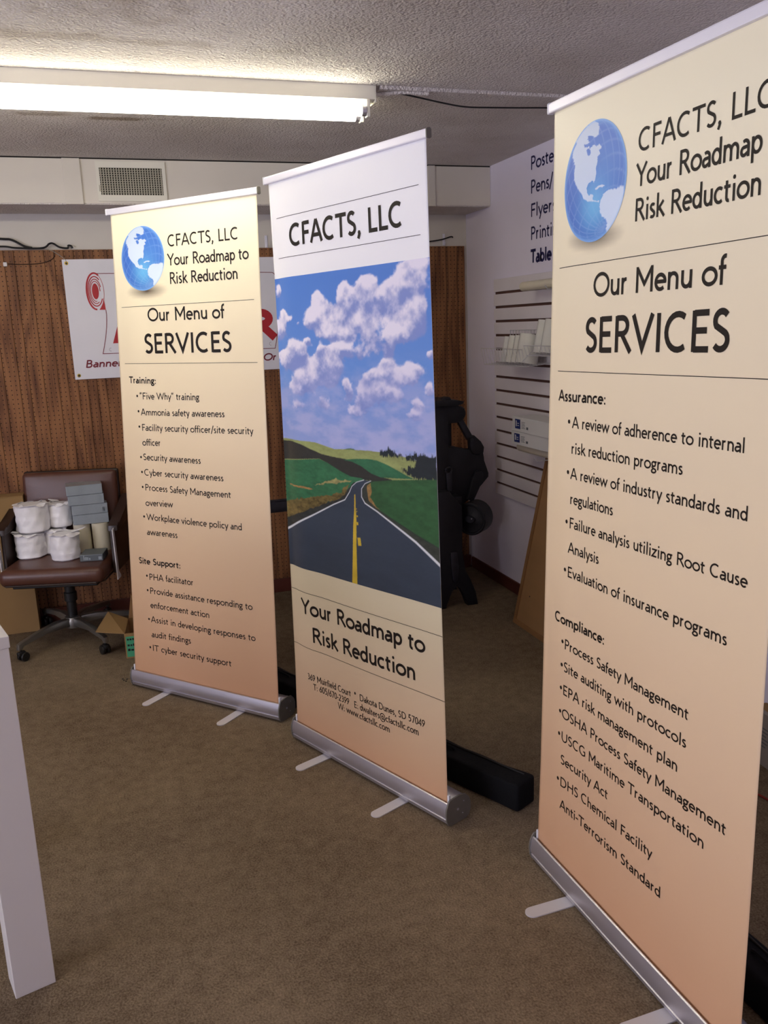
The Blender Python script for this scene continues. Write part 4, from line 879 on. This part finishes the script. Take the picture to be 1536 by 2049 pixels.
for txt, x0, z0, wd, cap, t, col in (('R', .858, 1.586, .128, .158, .20, 'red'), ('C', .043, 1.548, .012, .020, .05, 'greyink'), ('C', .96, 1.542, .012, .020, .05, 'greyink')):
    V, Fc = text2d(txt, x0, z0, wd, cap, t); wput('logo_letter', V, Fc, col)
for txt, x0, z0, wd, cap in (('Banners', -.093, 1.463, .216, .042), ('Or Large', .920, 1.454, .24, .042)):
    V, Fc = text2d(txt, x0, z0, wd, cap, .125, .2); wput('banner_lettering', V, Fc, 'maroon')
for ex, ez in ((.022, .632), (.022, .022), (WX-.022, .632), (WX-.022, .022)):
    bm = bmesh.new(); n = 20
    for (r0, r1) in ((.0055, .010),):
        A_ = [bm.verts.new((r0*math.cos(2*pi*k/n), -.0012, r0*math.sin(2*pi*k/n))) for k in range(n)]; B_ = [bm.verts.new((r1*math.cos(2*pi*k/n), -.0004, r1*math.sin(2*pi*k/n))) for k in range(n)]
        for k in range(n): bm.faces.new((A_[k], A_[(k+1) % n], B_[(k+1) % n], B_[k]))
    g = obj('eyelet', bm, 'brass', wbn, True); g.location = (ex, wbz(ex, ez)-.001, ez)
    obj('eyelet_hole', LT([(.0055, -.0003), (.0055, .0003)], 14, Matrix.Rotation(pi/2, 4, 'X')), 'blackp', g)

obj('hanging_cord', TB(smooth_path([(-.30+.157, .003, .712), (-.22+.157, 0, .705), (-.18+.157, 0, .685), (.018, -.004, .652), (.022, -.006, .636)]), .002, 6), 'grey', wbn, True)
# ================================================================== carrying bags on the floor
def bag(x, y, ang, L, label):
    o = empty('carrying_bag', (x, y, 0), ang, label, 'bag', 'black carrying bags behind the banners')
    bm = bmesh.new(); box(bm, (0, 0, .002), (L, .096, .102), bev=.010, seg=3)
    bmesh.ops.subdivide_edges(bm, edges=[e for e in bm.edges if e.calc_length() > .3], cuts=24, use_grid_fill=True)
    for v in bm.verts:
        s = .002*math.sin(v.co.x*13+v.co.z*20)+.0015*math.sin(v.co.x*31+1)
        v.co.y += s*(1 if v.co.y > .05 else -.6); v.co.z = max(.001, v.co.z + (s*.9 if v.co.z > .05 else 0))
    obj('bag_body', bm, 'bag', o, True)
    obj('zip', TB([(.03, .02, .1035), (L*.5, .02, .1045), (L-.03, .02, .1035)], .003, 6), 'blackp', o)
    obj('carry_handle', TB(smooth_path([(L*.35, .05, .104), (L*.37, .05, .112), (L*.5, .055, .115), (L*.63, .05, .112), (L*.65, .05, .104)]), .005, 6), 'bag', o, True)
    return o
a_ = math.atan2(.893, -.449)
# the bag frame runs from its near end, width towards the wall
def bag_at(x, y, L, label, ang=a_):
    o = bag(x, y, ang, L, label); return o
b1 = bag_at(1.182+.094*.893, 2.331+.094*.449, .92, 'black fabric carrying bag on the floor behind the middle banner')
b2 = bag_at(.735+.094*.893, 3.262+.094*.449, .80, 'black fabric carrying bag seen in the gap between the first two banners')
b3 = bag_at(1.41, .82, .95, 'black fabric carrying bag on the floor behind the nearest banner', pi/2)

# ================================================================== cast iron press behind the middle banner
pr = empty('iron_press', (1.60, 4.55, 0), 0, 'old black cast iron press with a round counterweight in the right corner', 'press')
def pp(name, prof, y0, y1, m_='iron', bev=.004, par=None):
    return obj(name, PR([(x-1.60, z) for x, z in prof], 'y', y0-4.55, y1-4.55, bev=bev), m_, par or pr, True)
pp('top_plate', [(1.20, 1.178), (1.74, 1.180), (1.87, 1.176), (1.905, 1.184), (1.912, 1.198), (1.885, 1.205), (1.80, 1.212), (1.70, 1.208), (1.20, 1.208)], 4.42, 4.70)
pp('top_lug', [(1.79, 1.208), (1.85, 1.206), (1.845, 1.222), (1.83, 1.226), (1.80, 1.220)], 4.46, 4.52, bev=.002)
pp('front_post', [(1.745, .45), (1.828, .45), (1.832, 1.18), (1.752, 1.18)], 4.47, 4.55)
pp('rear_post', [(1.862, .60), (1.892, .60), (1.900, 1.16), (1.868, 1.16)], 4.58, 4.63)
pp('far_post', [(1.14, .62), (1.21, .62), (1.21, 1.18), (1.14, 1.18)], 4.47, 4.55)
obj('pivot_boss', LT([(.018, -.05), (.042, -.05), (.046, -.04), (.046, .04), (.042, .05)], 24, Matrix.Translation((.312, 0, 1.122))@Matrix.Rotation(pi/2, 4, 'X')), 'iron', pr, True)
pp('pivot_block', [(1.82, 1.07), (1.90, 1.07), (1.945, 1.10), (1.94, 1.15), (1.90, 1.175), (1.82, 1.178)], 4.49, 4.61, bev=.01)
ln = pp('link_rod', [(1.893, 1.112), (1.928, 1.122), (2.010, .978), (1.976, .960)], 4.52, 4.56, 'iron2', .008)
cv = pp('clevis', [(1.972, .978), (2.004, .990), (2.045, .952), (2.064, .918), (2.060, .885), (2.030, .872), (1.995, .880), (1.975, .91)], 4.485, 4.535, 'iron', .010)
obj('clevis_bolt', LT([(.010, -.03), (.010, .03)], 12, Matrix.Translation((.385, -.04, .965))@Matrix.Rotation(pi/2, 4, 'X')), 'iron2', cv, True)
rk = pp('rocker_arm', [(1.80, .744), (1.82, .932), (1.854, .935), (1.898, .929), (1.97, .900), (2.002, .897), (2.060, .904), (2.069, .853), (2.068, .808), (2.097, .761), (2.096, .737), (2.054, .699), (2.008, .655), (1.965, .608), (1.916, .576), (1.837, .560), (1.794, .60)], 4.50, 4.57, 'iron', .008)
obj('pin_boss', LT([(.0, -.012), (.012, -.012), (.014, -.009), (.024, -.008), (.030, -.004), (.034, .004)], 24, Matrix.Translation((.425, -.052, .752))@Matrix.Rotation(-pi/2, 4, 'X')@Matrix.Scale(-1, 4, (0, 0, 1))), 'iron2', rk, True)
pp('lower_arm', [(1.945, .62), (1.985, .60), (2.052, .728), (2.040, .782), (2.0, .778), (1.985, .742)], 4.478, 4.498, 'iron', .006)
# counterweight
wm = Matrix.Translation((1.935-1.60, 4.42-4.55, .512))@Matrix.Rotation(math.radians(-42), 4, 'Z')@Matrix.Rotation(-pi/2, 4, 'X')@Matrix.Rotation(math.radians(6), 4, 'Y')
cw = obj('counterweight', LT([(.0, .004), (.034, .004), (.040, .008), (.078, .008), (.083, .0), (.092, .0), (.097, .005), (.098, .110), (.092, .118), (.0, .118)], 40, wm), 'iron', pr, True)
obj('weight_hub', LT([(0, -.006), (.030, -.006), (.036, .006)], 28, wm@Matrix.Scale(.62, 4, (0, 1, 0))), 'iron2', cw, True)
obj('weight_stud', LT([(0, -.010), (.004, -.010), (.004, 0)], 10, wm@Matrix.Translation((.014, -.006, 0))), 'alu', cw, True)
pp('weight_arm', [(1.86, .48), (1.88, .45), (2.0, .505), (1.98, .54)], 4.48, 4.515, 'iron', .006)
LEG = [(1.715, .694), (1.794, .70), (1.874, .60), (1.871, .457), (1.862, .338), (1.882, .214), (1.923, .147), (1.951, .082), (1.965, .0), (1.90, .0), (1.889, .059), (1.858, .119), (1.827, .135), (1.794, .103), (1.768, .03), (1.762, .0), (1.69, .0), (1.70, .30)]
def mir(p): return [(3.06-x, z) for x, z in p]
for nm, pf in (('frame_leg', LEG), ('frame_leg', mir(LEG))):
    for y0 in (4.385, 4.70): pp(nm, pf, y0, y0+.06, 'iron', .006)
pp('leg_glint', [(1.79, .34), (1.83, .34), (1.842, .25), (1.835, .17), (1.815, .155), (1.80, .17), (1.795, .24)], 4.372, 4.386, 'iron2', .004)  # paler raised piece standing in for a light reflection on the leg
pp('bed', [(1.16, .60), (1.88, .60), (1.88, .66), (1.16, .66)], 4.40, 4.76, 'iron', .006)
pp('side_bar', [(.62, .652), (1.20, .655), (1.20, .716), (.62, .713)], 4.50, 4.55, 'iron2', .005)
pp('side_bar_lip', [(.62, .7135), (1.20, .7165), (1.20, .726), (.62, .723)], 4.495, 4.52, 'iron2', .002)
obj('clamp_ring', TB([(.225+.019*math.cos(t), -.085, .803+.019*math.sin(t)) for t in [2*pi*k/20 for k in range(21)]], .006, 8), 'iron2', pr, True)
pp('clamp_tab', [(1.812, .685), (1.842, .685), (1.845, .79), (1.806, .79)], 4.455, 4.468, 'iron2', .004)

# ================================================================== leaning board
lb2 = empty('leaning_board', (2.018, 4.03, 0), 0, 'tan wooden board leaning against the right wall below the slatwall', 'board')
sl_ = math.atan2(.213, .96); mx = Matrix.Rotation(sl_, 4, 'Y')
obj('panel', B((0, -.72, .0), (.014, 0, .93), mx=mx), 'board', lb2)
obj('edge_batten', B((-.006, -.026, .0), (.0, 0, .93), mx=mx), 'boardedge', lb2); obj('edge_batten', B((-.006, -.72, .0), (.0, -.0262, .026), mx=mx), 'boardedge', lb2)
obj('screw_hole', LT([(.004, -.001), (.004, .001)], 10, mx@Matrix.Translation((-.0005, -.115, .18))@Matrix.Rotation(pi/2, 4, 'Y')), 'blackp', lb2)

# ================================================================== on the slatwall
XS = XR-.019
def hook(y, z, L, label):
    o = empty('slat_hook', (XS, y, z), 0, label, 'hook', 'prong hooks in the slatwall')
    obj('hook_plate', B((-.003, -.012, -.03), (0, .012, .03), bev=.001), 'wire', o); obj('prong', TB([(-.003, 0, -.012), (-L, 0, -.010), (-L-.012, 0, .006)], .003, 8), 'wire', o, True); return o
def long_roll(y0, y1, x, z, r, label):
    o = obj('paper_roll', LT([(r*.55, y0+.02), (r*.55, y0), (r, y0), (r, y1), (r*.55, y1), (r*.5, y1-.03)], 24, Matrix.Translation((x, 0, z))@Matrix.Rotation(-pi/2, 4, 'X')), 'cream', None, True)
    return tag(o, label, 'paper roll', 'long rolls on the slatwall')
long_roll(3.35, 4.16, XR-.115, 1.806, .024, 'long pale roll lying on hooks at the top of the slatwall')
hook(3.84, 1.789, .13, 'metal prong hook under the top slatwall roll, at its visible end'); hook(3.5, 1.789, .13, 'metal prong hook under the far end of the top slatwall roll')
long_roll(3.35, 4.18, XR-.125, .953, .024, 'long white roll lying under the two white cartons on the slatwall')
hook(3.84, .936, .19, 'metal prong hook under the white cartons, nearer the corner'); hook(3.5, .936, .19, 'metal prong hook under the hidden end of the white cartons')
def carton(z, h, y0, label, rz=0):
    o = empty('white_carton', (XR-.125, y0, z), rz, label, 'box', 'white cartons on the slatwall')
    obj('carton_body', B((-.065, -.45, 0), (.075, 0, h), bev=.002), 'carton', o)
    l = obj('blue_label', B((-.0662, -.095, h*.2), (-.0652, -.035, h*.85)), 'blue', o)
    bm = bmesh.new(); box(bm, (-.0666, -.055, h*.35), (-.0661, -.045, h*.75)); box(bm, (-.0666, -.082, h*.40), (-.0661, -.062, h*.45)); box(bm, (-.0666, -.082, h*.55), (-.0661, -.062, h*.60)); obj('label_mark', bm, 'carton', l)
    bm = bmesh.new()
    for k in range(5): box(bm, (-.0658, -.15+.006*(k % 2), h*(.28+.1*k)), (-.0652, -.108, h*(.31+.1*k)))
    box(bm, (-.0658, -.185, h*.25), (-.0652, -.165, h*.42)); obj('carton_print', bm, 'tile_g', o)
    return o
carton(.978, .072, 4.16, 'lower white carton with a blue label on the slatwall, resting on the roll', .02)
carton(1.051, .078, 4.145, 'upper white carton with a blue label on the slatwall', -.01)

def basket(y0, y1, z0, label, lip=.09):
    o = empty('wire_basket', (XS, y0, z0), 0, label, 'basket', 'white wire baskets on the slatwall')
    bm = bmesh.new(); W_ = .17; n = int((y0-y1)/.034)
    for k in range(n+1):
        yy = -(y0-y1)*k/n; tube(bm, [(-.004, yy, .012), (-W_, yy, 0), (-W_-.018, yy, lip)], .0014, 5)
    obj('basket_wires', bm, 'wire', o, kind='stuff')
    bm = bmesh.new()
    for xx, zz in ((-.03, .010), (-.10, .004), (-W_, .0), (-W_-.018, lip)): tube(bm, [(xx, 0, zz), (xx, -(y0-y1), zz)], .002, 6)
    obj('basket_rails', bm, 'wire', o, kind='stuff')
    bm = bmesh.new()
    yy = -(y0-y1); tube(bm, [(-.004, yy, .19), (-.05, yy, .15), (-W_-.018, yy, lip*.3)], .0022, 6)
    for k in range(n+1): yy = -(y0-y1)*k/n; tube(bm, [(-.004, yy, .012), (-.004, yy, .185)], .0014, 5)
    tube(bm, [(-.004, 0, .185), (-.004, -(y0-y1), .185)], .002, 6); obj('basket_back', bm, 'wire', o, kind='stuff'); return o
basket(4.50, 4.00, 1.395, 'lower left white wire basket of film rolls on the slatwall')
basket(3.98, 3.62, 1.455, 'upper right white wire basket of film rolls, partly hidden by the nearest banner', .05)
def film(y, z, r, h, label, x=XR-.135):
    o = obj('film_roll', LT([(r*.5, .004), (r, 0), (r, h), (r*.5, h), (r*.48, h-.02)], 28), 'film' if r > .03 else 'carton', None, True)
    o.location = (x, y, z); o.rotation_euler = (0, .20, 0); tag(o, label, 'roll', 'rolls in the wire baskets'); return o
film(4.335, 1.407, .030, .140, 'thin whitish roll at the far left of the lower wire basket')
film(4.268, 1.407, .0345, .145, 'bright white roll, second from the left in the lower wire basket')
film(4.192, 1.407, .038, .145, 'pale roll, third from the left in the lower wire basket')
film(4.092, 1.407, .059, .152, 'wide glossy clear film roll at the right end of the lower wire basket')
film(3.935, 1.464, .040, .165, 'glossy film roll at the left end of the upper wire basket')
film(3.842, 1.464, .050, .165, 'glossy film roll beside the banner edge in the upper wire basket')
film(3.735, 1.464, .050, .165, 'film roll at the hidden end of the upper wire basket')

# ================================================================== right edge, on the floor
pb = empty('printed_carton', (2.155, 2.36, 0), -.08, 'pale printed carton on the floor by the right wall at the right edge', 'box')
obj('carton_body', B((0, -.42, 0), (.085, 0, .205), bev=.002), 'cardw', pb)
bm = bmesh.new()
for k in range(6): box(bm, (-.0008, -.09-.008*(k % 3), .075+.014*k), (0, -.02, .079+.014*k))
box(bm, (-.0008, -.058, .018), (0, -.022, .045)); obj('carton_print', bm, 'tile_g', pb)
obj('carton_tape', B((.02, -.42, .205), (.065, 0, .2062)), 'card', pb)
tag(obj('red_cord', TB(smooth_path([(1.95, 2.24, .004), (1.985, 2.15, .004), (2.0, 2.10, .004), (2.02, 1.9, .004), (1.98, 1.6, .004), (2.05, 1.3, .004)]), .0035, 6), 'redcord', smooth=True), 'thin red cord lying on the carpet behind the nearest banner', 'cord')
tag(obj('carpet_crumbs', (lambda bm: [box(bm, (x, y, 0), (x+.008, y+.006, .003)) for x, y in ((-.065, 4.05), (-.05, 4.06), (-.02, 4.055), (.02, 4.06), (-.07, 4.07), (-.055, 4.035))] and bm)(bmesh.new()), 'blackp'), 'few dark crumbs on the carpet in front of the green-labelled carton', 'crumbs', kind='stuff')
